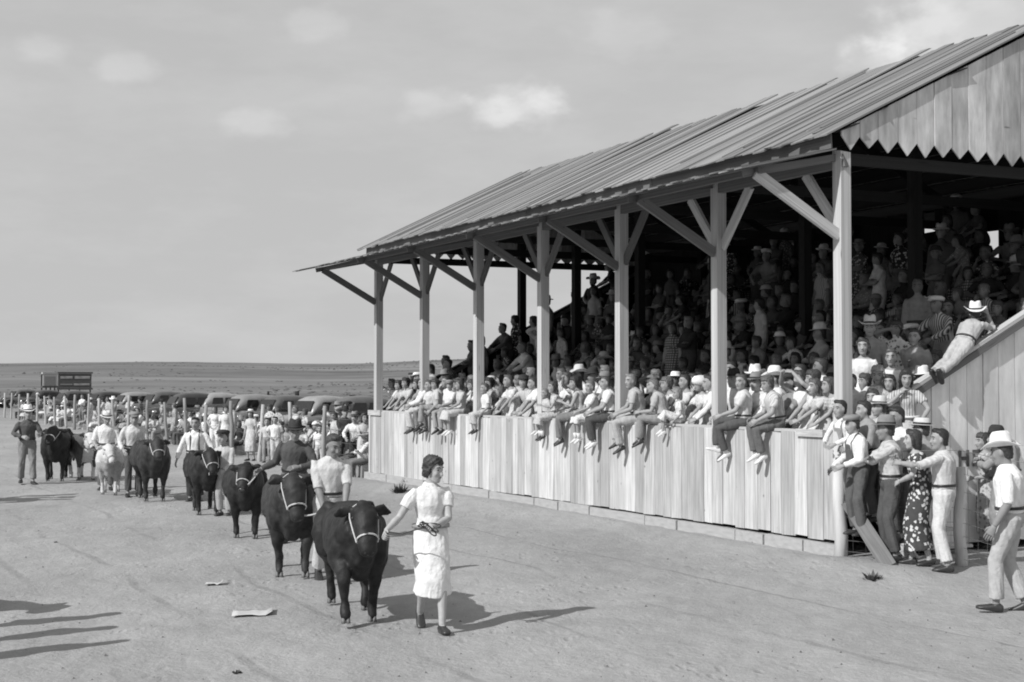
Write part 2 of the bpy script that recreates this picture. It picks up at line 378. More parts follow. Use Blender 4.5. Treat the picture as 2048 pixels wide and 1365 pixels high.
board('plate_beam', GS, W(-.1, .1, 5.27), W(LEN + .2, .1, 5.27), .17, .09, NEG, BEAMW)
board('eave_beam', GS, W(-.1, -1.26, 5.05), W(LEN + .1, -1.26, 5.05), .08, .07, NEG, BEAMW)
board('ridge_beam', GS, W(-.2, 4.1, 7.47), W(LEN + .2, 4.1, 7.47), .18, .06, NEG, DARKW)
# fascia in lengths butted end to end
t0 = -.12
while t0 < LEN:
    L = min(rnd.uniform(3.2, 4.6), LEN + .12 - t0)
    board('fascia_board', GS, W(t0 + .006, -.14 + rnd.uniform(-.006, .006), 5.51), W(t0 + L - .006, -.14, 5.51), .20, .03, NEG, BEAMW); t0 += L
# roof planks, each laid down the slope
SL = .485; RZ = 5.70
t0 = -.17; i = 0
while t0 < LEN + .28:
    wd = rnd.choice((.17, .2, .2, .23, .26)); dz = .012 if i % 2 else 0
    dz += rnd.uniform(-.005, .008); ext = rnd.uniform(-.03, .03); top = 4.12 + rnd.uniform(-.03, .07)
    zz = lambda s: RZ + SL * s + dz
    lift = .07 if i in (31, 32, 12, 48) else (.03 if rnd.random() < .15 else 0)
    board('roof_plank', GS, W(t0 + wd / 2 + rnd.uniform(-.012, .012), -.29 + ext, zz(-.29 + ext)), W(t0 + wd / 2, top, zz(top) + lift), wd + .012, .022,
          V((0, 0, 1)) + NEG * .4, ROOFW, roll=0)
    bs = -.2 + rnd.uniform(0, .4); bt = top - rnd.uniform(0, .8)
    if rnd.random() < .22:                             # battens over the joints
        board('batten', GS, W(t0 + wd, bs, zz(bs) + .02), W(t0 + wd, bt, zz(bt) + .02), rnd.uniform(.04, .08), .018, V((0, 0, 1)) + NEG * .4, ROOFW)
    t0 += wd - .002; i += 1
for k in range(11):                                   # dark boards added below the planks to deepen the shade inside, laid lengthwise
    for rear in (0, 1):
        sa = -.1 + k * .385; sm_ = sa + .19; zs_ = RZ + SL * sm_ - .05
        sc_ = sm_ if not rear else 8.24 - sm_
        board('shade_board', GS, W(-.1, sc_, zs_), W(LEN + .1, sc_, zs_), .40, .015, V((0, 0, 1)) + (NEG if not rear else NI) * .4, DARKW)
for k in range(24):                                   # rear slope in wide sheets
    ta = -.4 + k * (LEN + .7) / 24
    board('rear_roof_sheet', GS, W(ta + .36, 4.2, RZ + SL * 4.12 - .02), W(ta + .36, 8.5, RZ - .12), .74, .02, V((0, 0, 1)) + NI * .4, ROOFW)
t0 = -.15; i = 0                                      # visor planks
while t0 < LEN + .15:
    wd = rnd.choice((.16, .19, .22, .25)); ext = rnd.uniform(-.05, .06); dz = (.016 if i % 2 else 0)
    if t0 > LEN - .3: ext = .35
    board('visor_plank', GS, W(t0 + wd / 2, -.10, 5.40 + dz), W(t0 + wd / 2 + rnd.uniform(-.01, .01), -1.58 - ext, 5.055 - ext * .25 + dz), wd + .01, .02, V((0, 0, 1)), ROOFW)
    t0 += wd - .001; i += 1
# gable boards with cut points
def pointed(wd, top_l, top_r, point):
    bm = bmesh.new(); th = .022
    pts = [(-wd / 2, top_l), (wd / 2, top_r), (wd / 2, 0), (0, -point), (-wd / 2, 0)]
    f = [bm.verts.new((x, -th / 2, z)) for x, z in pts]; g = [bm.verts.new((x, th / 2, z)) for x, z in pts]
    bm.faces.new(f); bm.faces.new(g[::-1])
    for i in range(5): bm.faces.new((f[i], g[i], g[(i + 1) % 5], f[(i + 1) % 5]))
    return bm
for tt, nm in ((-.115, 1), (LEN + .12, 0)):
    s0 = .02; i = 0
    while s0 < 8.2:
        wd = rnd.uniform(.30, .345); s1 = s0 + wd
        zt = lambda s: RZ + SL * (s if s < 4.1 else 8.2 - s) - .045
        zb = 5.60 - .004 * i
        me = bm_mesh(pointed(wd - .008, max(zt(s0) - zb, .02), max(zt(s1) - zb, .02), .16 + rnd.uniform(-.03, .03)), 'gable_board', False)
        # remap the grain: scale objects stay 1, so shrink texture by a wood made for it
        o = link('gable_board', me, GABLEW, GS)
        x = NI; z = V((0, 0, 1)); y = z.cross(x)
        c = W(tt + rnd.uniform(-.006, .006), (s0 + s1) / 2, zb) - GS.location
        o.matrix_basis = Matrix.Translation(c) @ Matrix((x, y, z)).transposed().to_4x4()
        s0 = s1; i += 1
# front wall boards
t0 = .0
while t0 < LEN + .05:
    wd = min(rnd.uniform(.2, .34), LEN + .12 - t0)
    if wd < .08: break
    zb = .24 - .05 * t0 / LEN + rnd.uniform(-.012, .012); zt_ = WT + rnd.uniform(-.015, .012)
    board('wall_board', GS, W(t0 + wd / 2, rnd.uniform(-.008, .008), zb), W(t0 + wd / 2 + rnd.uniform(-.004, .004), 0, zt_), wd - .007, .025, NEG, WALLW)
    t0 += wd
board('wall_backing_rail', GS, W(.05, .09, WT - .12), W(LEN, .09, WT - .12), .12, .09, NEG, BEAMW)
board('wall_cap', GS, W(.0, .07, WT + .02), W(LEN, .07, WT + .02), .13, .04, V((0, 0, 1)), POSTW)
board('rail_end', GS, W(.22, -.03, WT + .0), W(.78, -.03, WT + .0), .10, .05, NEG, POSTW)
board('rail_end', GS, W(LEN - .55, -.03, WT - .02), W(LEN + .25, -.03, WT - .02), .12, .05, NEG, POSTW)
board('corner_batten', GS, W(LEN + .16, -.02, .05), W(LEN + .16, -.02, WT), .10, .05, NEG, WALLW)
# footing of cast blocks, some joints dark
FOOT = simple('footing_concrete', .40, .95, .1, 6, .14, .01)
xs = [1672, 1606, 1528, 1470, 1355, 1290, 1180, 1118, 1070, 980, 905, 850, 775, 730]
ts = [-.05] + [t_at_px(x, -.04) for x in xs[1:]]
for a, b_ in zip(ts, ts[1:]):
    o = board('footing_block', GS, W(a + .012, .04 + rnd.uniform(-.02, .01), .03), W(b_ - .012, .04, .03), .34 + rnd.uniform(-.02, .02), .2, NEG, FOOT)
# near end wall below the sloping rail, and its far twin
def railz(s): return 1.62 + .50 * s
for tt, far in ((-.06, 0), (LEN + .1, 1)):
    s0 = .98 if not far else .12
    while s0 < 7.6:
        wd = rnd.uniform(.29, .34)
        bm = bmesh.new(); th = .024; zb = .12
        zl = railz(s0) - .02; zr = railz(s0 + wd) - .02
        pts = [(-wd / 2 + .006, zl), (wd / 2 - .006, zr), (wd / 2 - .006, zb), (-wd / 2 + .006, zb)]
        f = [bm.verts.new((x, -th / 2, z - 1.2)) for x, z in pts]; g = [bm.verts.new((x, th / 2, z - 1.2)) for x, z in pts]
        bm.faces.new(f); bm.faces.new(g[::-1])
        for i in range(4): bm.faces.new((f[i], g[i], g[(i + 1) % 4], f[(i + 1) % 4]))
        o = link('end_wall_board', bm_mesh(bm, 'end_wall_board', False), ENDW if not far else DARKW, GS)  # far twin in dark wood, its backlit shade put into the colour
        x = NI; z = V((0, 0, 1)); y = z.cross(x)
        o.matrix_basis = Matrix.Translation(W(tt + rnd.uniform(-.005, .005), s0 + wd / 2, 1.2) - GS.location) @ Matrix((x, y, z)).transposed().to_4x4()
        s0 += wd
    board('sloping_rail', GS, W(tt, .75 if not far else .1, railz(.75 if not far else .1) + .02), W(tt, 7.6, railz(7.6) + .02), .15, .05, V((0, 0, 1)), POSTW if not far else DARKW)  # far rail darkened as backlit, like its wall
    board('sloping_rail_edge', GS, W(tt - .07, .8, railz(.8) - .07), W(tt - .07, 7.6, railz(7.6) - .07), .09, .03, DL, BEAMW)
# back wall boards with gaps that let the sky through
gap = {10.0: 0}
t0 = 0
while t0 < LEN:
    wd = rnd.uniform(.24, .32); tt = t0 + wd / 2; z1 = 5.74
    tg = 4.85
    if abs(tt - tg) < .36: z1 = 4.62
    elif rnd.random() < .07: z1 = 5.74 - rnd.uniform(.2, .5)
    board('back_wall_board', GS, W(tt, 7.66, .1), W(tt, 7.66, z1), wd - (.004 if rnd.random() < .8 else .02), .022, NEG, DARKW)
    if z1 == 4.62: board('back_wall_board', GS, W(tt, 7.66, 5.18 if abs(tt - tg) < .3 else 5.0), W(tt, 7.66, 5.74), wd, .022, NEG, DARKW)
    t0 += wd
# floor, rows of seats and risers
ROWS = 9
def row_s(k): return 1.30 + .68 * k
def row_z(k): return 1.30 + .365 * k
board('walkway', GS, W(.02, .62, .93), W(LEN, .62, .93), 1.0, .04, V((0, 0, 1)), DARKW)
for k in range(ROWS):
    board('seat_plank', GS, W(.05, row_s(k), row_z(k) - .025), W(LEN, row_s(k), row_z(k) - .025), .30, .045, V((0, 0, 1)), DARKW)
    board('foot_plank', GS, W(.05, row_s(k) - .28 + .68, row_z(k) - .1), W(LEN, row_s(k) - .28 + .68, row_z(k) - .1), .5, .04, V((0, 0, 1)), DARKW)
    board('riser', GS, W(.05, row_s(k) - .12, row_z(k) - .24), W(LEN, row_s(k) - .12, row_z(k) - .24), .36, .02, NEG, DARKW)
# steps at the near end
for k in range(3):
    board('stair_tread', GS, W(-.75 + .26 * k, .55, .20 + .19 * k), W(-.75 + .26 * k, 1.5 if k < 2 else 1.2, .20 + .19 * k), .3, .04, V((0, 0, 1)), POSTW)
board('stair_stringer', GS, W(-1.05, .42, .03), W(-.02, .42, .80), .16, .04, NI, POSTW)
# painted letters on the near end wall
def letters(txt, size, loc, mat, parent, xdir):
    cu = bpy.data.curves.new('t', 'FONT'); cu.body = txt; cu.size = size; cu.extrude = .0015; cu.offset = .012; cu.space_character = 1.25
    o = bpy.data.objects.new('t', cu); tmp = bpy.data.scenes.new('x'); tmp.collection.objects.link(o); tmp.view_layers[0].update()
    dg = tmp.view_layers[0].depsgraph; me = bpy.data.meshes.new_from_object(o.evaluated_get(dg)); bpy.data.scenes.remove(tmp); bpy.data.objects.remove(o)
    me.materials.clear(); l = link('painted_letters', me, mat, parent)
    z = V((0, 0, 1)); x = xdir; y = z; nz_ = x.cross(y)
    l.matrix_basis = Matrix.Translation(loc - parent.location) @ Matrix((x, y, nz_)).transposed().to_4x4()
    return l
sH = 0.0
def s_at_px(x, t):
    r = (x - 1024) / F; b_ = P7 + DL * t; return (r * b_.y - b_.x) / (NI.x - r * NI.y)
sx_ = s_at_px(1914, -.08); LZ = 2.3 - (932 - HOR) / F * (W(-.08, sx_).y)
letters('HE', .30, W(-.082, sx_, LZ), simple('letter_paint', .14, .8, .2, 30, .4), GS, NI)

# ------------------------------------------------------------------ bodies: lofts joined by voxel remesh into one skin
TMP = bpy.data.scenes.new('tmp_build')
def loft(bm, rings, n=12, caps=True):
    vs = []
    for (c, u, v) in rings:
        vs.append([bm.verts.new(c + u * math.cos(2 * math.pi * i / n) + v * math.sin(2 * math.pi * i / n)) for i in range(n)])
    for a, b in zip(vs, vs[1:]):
        for i in range(n): bm.faces.new((a[i], a[(i + 1) % n], b[(i + 1) % n], b[i]))
    if caps: bm.faces.new(vs[0][::-1]); bm.faces.new(vs[-1])
    return vs
def tube(bm, pts, rs, n=8, dome=True, ref=None, flat=1.0):
    pts = [V(p) for p in pts]; m = len(pts); rings = []
    tans = []
    for i in range(m):
        d = pts[min(i + 1, m - 1)] - pts[max(i - 1, 0)]; tans.append(d.normalized())
    ref = V(ref) if ref else (V((1, 0, 0)) if abs(tans[0].x) < .8 else V((0, 1, 0)))
    def fr(tn):
        r = ref - tn * ref.dot(tn)
        if r.length < .05: r = V((0, 1, 0)) - tn * tn.y
        r.normalize(); return r, tn.cross(r)
    def add(c, tn, r_):
        u, v = fr(tn); rings.append((c, u * r_, v * r_ * flat))
    if dome:
        add(pts[0] - tans[0] * rs[0] * .9, tans[0], rs[0] * .4); add(pts[0] - tans[0] * rs[0] * .5, tans[0], rs[0] * .82)
    for p, tn, r_ in zip(pts, tans, rs): add(p, tn, r_)
    if dome:
        add(pts[-1] + tans[-1] * rs[-1] * .5, tans[-1], rs[-1] * .82); add(pts[-1] + tans[-1] * rs[-1] * .9, tans[-1], rs[-1] * .4)
    loft(bm, rings, n); return rings
def blob(bm, c, r, M=None, n=10, k=6):
    """ellipsoid with half axes r"""
    M = M or Matrix.Identity(3); rings = []
    for i in range(1, k):
        a = math.pi * i / k
        rings.append((V(c) + M @ V((0, 0, -r[2] * math.cos(a))), M @ V((r[0] * math.sin(a), 0, 0)), M @ V((0, r[1] * math.sin(a), 0))))
    loft(bm, rings, n)
def remesh(bm, voxel, smooth=2, nz=0.0, nscale=9, seed=0, zf=1.0):
    bmesh.ops.recalc_face_normals(bm, faces=bm.faces)
    me = bpy.data.meshes.new('r'); bm.to_mesh(me); bm.free()
    o = bpy.data.objects.new('r', me); TMP.collection.objects.link(o)
    md = o.modifiers.new('r', 'REMESH'); md.mode = 'VOXEL'; md.voxel_size = voxel; md.adaptivity = 0
    if smooth:
        s = o.modifiers.new('s', 'SMOOTH'); s.factor = .5; s.iterations = smooth
    vl = TMP.view_layers[0]; vl.update(); dg = vl.depsgraph
    me2 = bpy.data.meshes.new_from_object(o.evaluated_get(dg)); bpy.data.objects.remove(o); bpy.data.meshes.remove(me)
    if nz:
        nv = len(me2.vertices); co = np.empty(nv * 3); no = np.empty(nv * 3)
        me2.vertices.foreach_get('co', co); me2.vertices.foreach_get('normal', no); co = co.reshape(-1, 3); no = no.reshape(-1, 3)
        off = seed * 3.7
        d = fbm(co[:, 0] * nscale + co[:, 2] * nscale * .6 * zf + off, co[:, 1] * nscale - co[:, 2] * nscale * .8 * zf + off, 3, seed) * 2
        co += no * (d * nz)[:, None]; me2.vertices.foreach_set('co', co.ravel()); me2.update()
    me2.shade_smooth(); return me2
def join_meshes(parts, name):
    """parts: list of (mesh, matrix or None, material index) -> one mesh"""
    bm = bmesh.new()
    for me, M, mi in parts:
        n0 = len(bm.verts); f0 = len(bm.faces); bm.from_mesh(me); bm.verts.ensure_lookup_table(); bm.faces.ensure_lookup_table()
        if M is not None:
            for v in bm.verts[n0:]: v.co = M @ v.co
        if mi is not None:
            for f in bm.faces[f0:]: f.material_index = mi
    out_ = bpy.data.meshes.new(name); bm.to_mesh(out_); bm.free(); out_.shade_smooth(); return out_

def ik(a, t, l1, l2, pole):
    d = t - a; L = min(d.length, .997 * (l1 + l2)); L = max(L, abs(l1 - l2) * 1.02 + .01); dn = d.normalized(); t = a + dn * L
    x = (l1 * l1 - l2 * l2 + L * L) / (2 * L); h = math.sqrt(max(l1 * l1 - x * x, 0))
    p = pole - dn * pole.dot(dn)
    if p.length < 1e-4: p = V((0, 0, 1)) - dn * dn.z
    return a + dn * x + p.normalized() * h, t

class Rig: pass
def make_rig(P, sex='m', child=0):
    """P: pose dict in metres of a 1.72 m adult, local axes: +Y is where the person faces, +X the right-hand side"""
    g = Rig(); g.sex = sex; g.child = child
    hip = V(P.get('hip', (0, 0, .958))); lean = R(P.get('lean', 3)); l0 = R(P.get('lean0', P.get('lean', 3) * .5)); tilt = R(P.get('tilt', 0)); tw = R(P.get('twist', 0)); yaw0 = R(P.get('hipyaw', 0))
    def sp(d):
        # integrate the curved spine
        n = 12; p = hip.copy(); step = d / n
        for i in range(n):
            f = max(min((i + .5) * step / .5, 1.1), -.2); a = l0 + (lean - l0) * max(f, 0); ti = tilt * max(f, 0)
            q = yaw0 + tw * max(f, 0)
            up = V((math.sin(ti), math.sin(a), math.cos(a) * math.cos(ti))).normalized(); up.rotate(Matrix.Rotation(q, 3, 'Z')); p = p + up * step
        f = max(min(d / .5, 1.1), 0); a = l0 + (lean - l0) * f; ti = tilt * f; q = yaw0 + tw * f
        rt = V((math.cos(q), math.sin(q), 0)); up = V((math.sin(ti), math.sin(a), math.cos(a) * math.cos(ti))).normalized(); up.rotate(Matrix.Rotation(q, 3, 'Z'))
        rt = (rt - up * rt.dot(up)).normalized(); fw = up.cross(rt)
        return p, up, rt, fw
    g.sp = sp; sw = {'m': .180, 'f': .158}[sex]; hw = .088
    p, up, rt, fw = sp(.408); lift = P.get('shrug', 0)
    g.sh = {1: p + rt * sw + up * lift, -1: p - rt * sw + up * lift}
    p0, up0, rt0, fw0 = sp(0); g.hj = {1: p0 + rt0 * hw - up0 * .03, -1: p0 - rt0 * hw - up0 * .03}
    g.el, g.wr, g.kn, g.an = {}, {}, {}, {}
    for s, k in ((1, 'R'), (-1, 'L')):
        tgt = V(P.get('hand' + k, (s * .25, .02, .80))); pole = V(P.get('elb' + k, (s * .5, -1, -.2)))
        g.el[s], g.wr[s] = ik(g.sh[s], tgt, .285, .255, pole)
        tgt = V(P.get('foot' + k, (s * .10, 0, .085))); pole = V(P.get('knee' + k, (s * .12, 1, .15)))
        g.kn[s], g.an[s] = ik(g.hj[s], tgt, .435, .425, pole)
    g.toe = {1: P.get('toeR', (12, 0)), -1: P.get('toeL', (-12, 0))}    # yaw, pitch down
    np_, nu, nr, nf = sp(.528)
    hy, hp, hr = R(P.get('hyaw', 0)), R(P.get('hpitch', 0)), R(P.get('hroll', 0))
    g.HM = Euler((-hp, hr, hy), 'XYZ').to_matrix()
    g.neck0 = sp(.44)[0]; g.neck1 = np_
    g.head = np_ + g.HM @ V((0, .022, .105)) + nf * .005
    hs = 1.08 + .17 * child; g.hs = hs * (1.0 if sex == 'm' else .97)
    if child: g.head = g.head + V((0, 0, .02 * child))
    g.hand = {1: P.get('hdirR'), -1: P.get('hdirL')}
    g.grip = {1: P.get('gripR', .35), -1: P.get('gripL', .35)}
    return g
HEAD = [(-.120, .020, .020, .058), (-.108, .038, .040, .044), (-.085, .051, .058, .026), (-.050, .062, .076, .012), (-.012, .070, .088, .002), (.03, .0755, .095, -.004), (.065, .071, .089, -.008), (.093, .055, .069, -.012), (.110, .030, .038, -.014)]
def head_bm(bm, g, infl=0, face=True):
    h = g.head; M = g.HM; s = g.hs
    loft(bm, [(h + M @ V((0, cy, z)) * s, M @ V((w_ + infl, 0, 0)) * s, M @ V((0, d + infl, 0)) * s) for z, w_, d, cy in HEAD], 14)
    if face:
        tube(bm, [h + M @ V((0, .080, .012)) * s, h + M @ V((0, .098, -.022)) * s, h + M @ V((0, .104, -.036)) * s], [.010 * s, .0135 * s, .016 * s], 6)
        tube(bm, [h + M @ V((-.035, .078, .030)) * s, h + M @ V((0, .089, .026)) * s, h + M @ V((.035, .078, .030)) * s], [.010 * s] * 3, 6)
        tube(bm, [h + M @ V((-.016, .079, -.066)) * s, h + M @ V((.016, .079, -.066)) * s], [.013 * s] * 2, 6)
        for sg in (1, -1):
            blob(bm, h + M @ V((sg * .078, -.004, -.012)) * s, (.009 * s, .019 * s, .031 * s), M @ Euler((0, 0, sg * -.3)).to_matrix(), 8, 5)
            blob(bm, h + M @ V((sg * .04, .058, -.03)) * s, (.022 * s, .026 * s, .028 * s), M, 8, 5)
def neck_bm(bm, g, r=.053, infl=0):
    r = (r if g.sex == 'm' else .045) * (1 if not g.child else .9)
    tube(bm, [g.neck0 - V((0, 0, .03)), g.neck0.lerp(g.neck1, .6), g.head + g.HM @ V((0, -.02, -.05))], [r * 1.35 + infl, r + infl, r * .98 + infl], 10, False)
TORSO = {'m': [(-.115, .095, .09), (-.05, .158, .120), (.03, .168, .125), (.11, .156, .120), (.20, .160, .124), (.29, .176, .134), (.37, .186, .132), (.42, .160, .108), (.455, .112, .082), (.485, .07, .062)],
         'f': [(-.115, .095, .09), (-.05, .160, .118), (.03, .165, .118), (.12, .125, .096), (.20, .130, .104), (.29, .148, .126), (.36, .152, .118), (.42, .143, .098), (.46, .10, .075), (.49, .062, .056)]}
def torso_bm(bm, g, lo=-.2, hi=1, infl=0, n=14):
    rings = []
    for d, hw, hd in TORSO[g.sex]:
        if d < lo or d > hi: continue
        p, up, rt, fw = g.sp(d); rings.append((p, rt * (hw + infl), fw * (hd + infl)))
    loft(bm, rings, n)
def arm_bm(bm, g, s, infl=0, frac=1.0, end=None, puff=0):
    """frac<=.5 upper arm only ... 1 = to the wrist"""
    a, e, w_ = g.sh[s], g.el[s], g.wr[s]; k = 1 if g.sex == 'm' else .86
    if g.child: k *= .85
    pts = [a + (e - a) * f for f in (-.02, .25, .6)] + [e] + [e + (w_ - e) * f for f in (.28, .65, 1)]
    rs = [.050, .053, .048, .042, .046, .037, .029]
    fr = [0, .12, .3, .5, .64, .82, 1.0]; P_, R_ = [], []
    for p, r_, f in zip(pts, rs, fr):
        if f <= frac + 1e-6: P_.append(p); R_.append(r_ * k + infl + puff * math.sin(math.pi * min(f / .35, 1)))
    if frac not in fr:
        i = max(j for j in range(7) if fr[j] < frac); tt = (frac - fr[i]) / (fr[i + 1] - fr[i])
        P_.append(pts[i].lerp(pts[i + 1], tt)); R_.append((rs[i] + (rs[i + 1] - rs[i]) * tt) * k + infl)
    c = g.sp(.40)[0]; P_.insert(0, a + (c - a).normalized() * .07 + V((0, 0, -.012))); R_.insert(0, R_[0] * .62); R_[1] *= .90
    P_.insert(0, P_[0] + (c - a).normalized() * .03); R_.insert(0, R_[0] * .3)
    tube(bm, P_, R_, 10, False)
def leg_bm(bm, g, s, infl=0, frac=1.0, hem=None):
    a, k_, n_ = g.hj[s], g.kn[s], g.an[s]; k = 1 if g.sex == 'm' else .98
    if g.child: k *= .82
    pts = [a + (k_ - a) * f for f in (.02, .35, .75)] + [k_] + [k_ + (n_ - k_) * f for f in (.3, .7, 1)]
    rs = [.092, .084, .064, .056, .056, .041, .036]; fr = [0, .18, .38, .5, .65, .85, 1.0]; P_, R_ = [], []
    for p, r_, f in zip(pts, rs, fr):
        if f <= frac + 1e-6:
            rr = r_ * k + infl
            if hem is not None and f >= .38: rr = max(rr, hem)
            P_.append(p); R_.append(rr)
    if frac not in fr:
        i = max(j for j in range(7) if fr[j] < frac); tt = (frac - fr[i]) / (fr[i + 1] - fr[i])
        P_.append(pts[i].lerp(pts[i + 1], tt)); R_.append(max((rs[i] + (rs[i + 1] - rs[i]) * tt) * k + infl, hem or 0))
    tube(bm, P_, R_, 10, False)
    if frac > .05: blob(bm, a, (R_[0] * 1.02,) * 3, None, 10, 6)
def foot_axes(g, s):
    yw, pt = g.toe[s]; base = R(yw)
    M = Matrix.Rotation(-base, 3, 'Z') @ Matrix.Rotation(-R(pt), 3, 'X'); return M
def foot_bm(bm, g, s, infl=0, k=1.0):
    M = foot_axes(g, s); c = g.an[s]; k *= (.92 if g.sex == 'f' else 1) * (.92 if g.child else 1)
    rings = []
    for y, w_, h, zc in [(-.075, .020, .018, -.045), (-.06, .033, .034, -.040), (0, .036, .040, -.036), (.06, .043, .030, -.048), (.12, .048, .022, -.058), (.165, .040, .016, -.064), (.188, .018, .009, -.068)]:
        rings.append((c + M @ V((0, y, zc)) * k, M @ V((w_ + infl, 0, 0)) * k, M @ V((0, 0, h + infl * .6)) * k))
    loft(bm, rings, 10)
    tube(bm, [c + M @ V((0, -.01, -.04)), c], [.036 * k + infl, .034 * k + infl], 8, False)
def hand_bm(bm, g, s, n=6):
    w_ = g.wr[s]; d = (w_ - g.el[s]).normalized()
    if g.hand[s] is not None: d = (d * .35 + V(g.hand[s])).normalized()
    # palm normal: towards the body / down
    ref = V((-s, .25, -.5)); ref = (ref - d * ref.dot(d)).normalized(); side = d.cross(ref) * s      # side -> thumb side
    if side.z < 0 and abs(d.z) < .8: side = -side
    k = (1 if g.sex == 'm' else .88) * (.95 if g.child else 1.05); gp = g.grip[s]
    loft(bm, [(w_ + d * y * k, side * w2 * k, ref * t_ * k) for y, w2, t_ in ((-.02, .024, .019), (.015, .029, .017), (.05, .039, .016), (.085, .042, .014), (.098, .038, .010))], 8)
    for i, (o_, L) in enumerate(((.031, .070), (.0105, .079), (-.0105, .073), (-.031, .057))):
        b = w_ + (d * .092 + side * o_) * k; a1_, a2_ = gp * .9, gp * 2.2
        d1 = d * math.cos(a1_) + ref * math.sin(a1_) + side * o_ * .9; d2 = d * math.cos(a2_) + ref * math.sin(a2_)
        tube(bm, [b - d * .01, b + d1 * L * .48 * k, b + d1 * L * .48 * k + d2 * L * .5 * k], [.0098 * k, .0092 * k, .0078 * k], n, True)
    b = w_ + (d * .03 + side * .026) * k; dt = (d * .75 + side * .62 + ref * .35).normalized(); dt2 = (d * .95 + side * .1 + ref * .5).normalized()
    tube(bm, [b, b + dt * .036 * k, b + dt * .036 * k + dt2 * .03 * k], [.0135 * k, .0115 * k, .0095 * k], n, True)
def face_marks(g):
    """eyes, brows and mouth as small shapes set in the face: returns list of (mesh, None, slot)"""
    h = g.head; M = g.HM; s = g.hs; out_ = []
    bm = bmesh.new()
    for sg in (1, -1):
        blob(bm, h + M @ V((sg * .031, .077, .006)) * s, (.014 * s, .008 * s, .0065 * s), M, 8, 5)
        tube(bm, [h + M @ V((sg * .014, .0895, .026)) * s, h + M @ V((sg * .034, .088, .033)) * s, h + M @ V((sg * .052, .074, .028)) * s], [.0045 * s] * 3, 5)
    out_.append((bm_mesh(bm), None, 1)); bm = bmesh.new()
    tube(bm, [h + M @ V((-.024, .083, -.067)) * s, h + M @ V((0, .0925, -.064)) * s, h + M @ V((.024, .083, -.067)) * s], [.0045 * s, .0068 * s, .0045 * s], 6, flat=.8)
    out_.append((bm_mesh(bm), None, 2)); return out_
# hair and hats in head space, shared
def hair_mesh(kind, vox=.011):
    bm = bmesh.new()
    L = {'short': [(-.075, .050, .03, -.062), (-.045, .066, .050, -.046), (0, .079, .066, -.038), (.035, .083, .080, -.028), (.068, .083, .089, -.020), (.09, .074, .088, -.011), (.108, .058, .070, -.010), (.124, .034, .042, -.014)],
         'curly': [(-.085, .055, .04, -.062), (-.04, .080, .060, -.044), (0, .090, .076, -.036), (.04, .094, .094, -.022), (.075, .090, .104, -.010), (.108, .072, .086, -.008), (.132, .040, .048, -.012)],
         'bob': [(-.13, .060, .045, -.055), (-.10, .082, .062, -.044), (-.04, .092, .068, -.040), (0, .092, .076, -.036), (.04, .090, .090, -.024), (.075, .085, .098, -.012), (.105, .066, .080, -.010), (.124, .036, .044, -.014)],
         'long': [(-.20, .065, .035, -.075), (-.14, .088, .055, -.058), (-.06, .094, .066, -.044), (0, .092, .076, -.036), (.04, .090, .090, -.024), (.075, .085, .098, -.012), (.105, .066, .080, -.010), (.124, .036, .044, -.014)]}[kind]
    loft(bm, [(V((0, cy, z)), V((w_, 0, 0)), V((0, d, 0))) for z, w_, d, cy in L], 16)
    blob(bm, (.018, .036, .104), (.052, .048, .026), None, 10, 6)
    if kind in ('bob', 'long', 'curly'):
        for sg in (1, -1): tube(bm, [(sg * .07, .03, .05), (sg * .086, .012, -.01), (sg * .084, .008, -.07 if kind != 'curly' else -.03)], [.020, .022, .022], 8)
    nz_ = {'short': .008, 'curly': .022, 'bob': .012, 'long': .014}[kind]
    return remesh(bm, vox, 1, nz_, 48 if kind == 'curly' else 34, 5)
def lathe(bm, prof, n=24, ex=1.0, ey=1.15, warp=None):
    vs = []
    for (r_, z) in prof:
        ring = []
        for i in range(n):
            a = 2 * math.pi * i / n; p = V((r_ * ex * math.cos(a), r_ * ey * math.sin(a), z))
            if warp: p = warp(p, r_)
            ring.append(bm.verts.new(p))
        vs.append(ring)
    for a, b in zip(vs, vs[1:]):
        for i in range(n): bm.faces.new((a[i], a[(i + 1) % n], b[(i + 1) % n], b[i]))
    bm.faces.new(vs[0][::-1]); bm.faces.new(vs[-1])
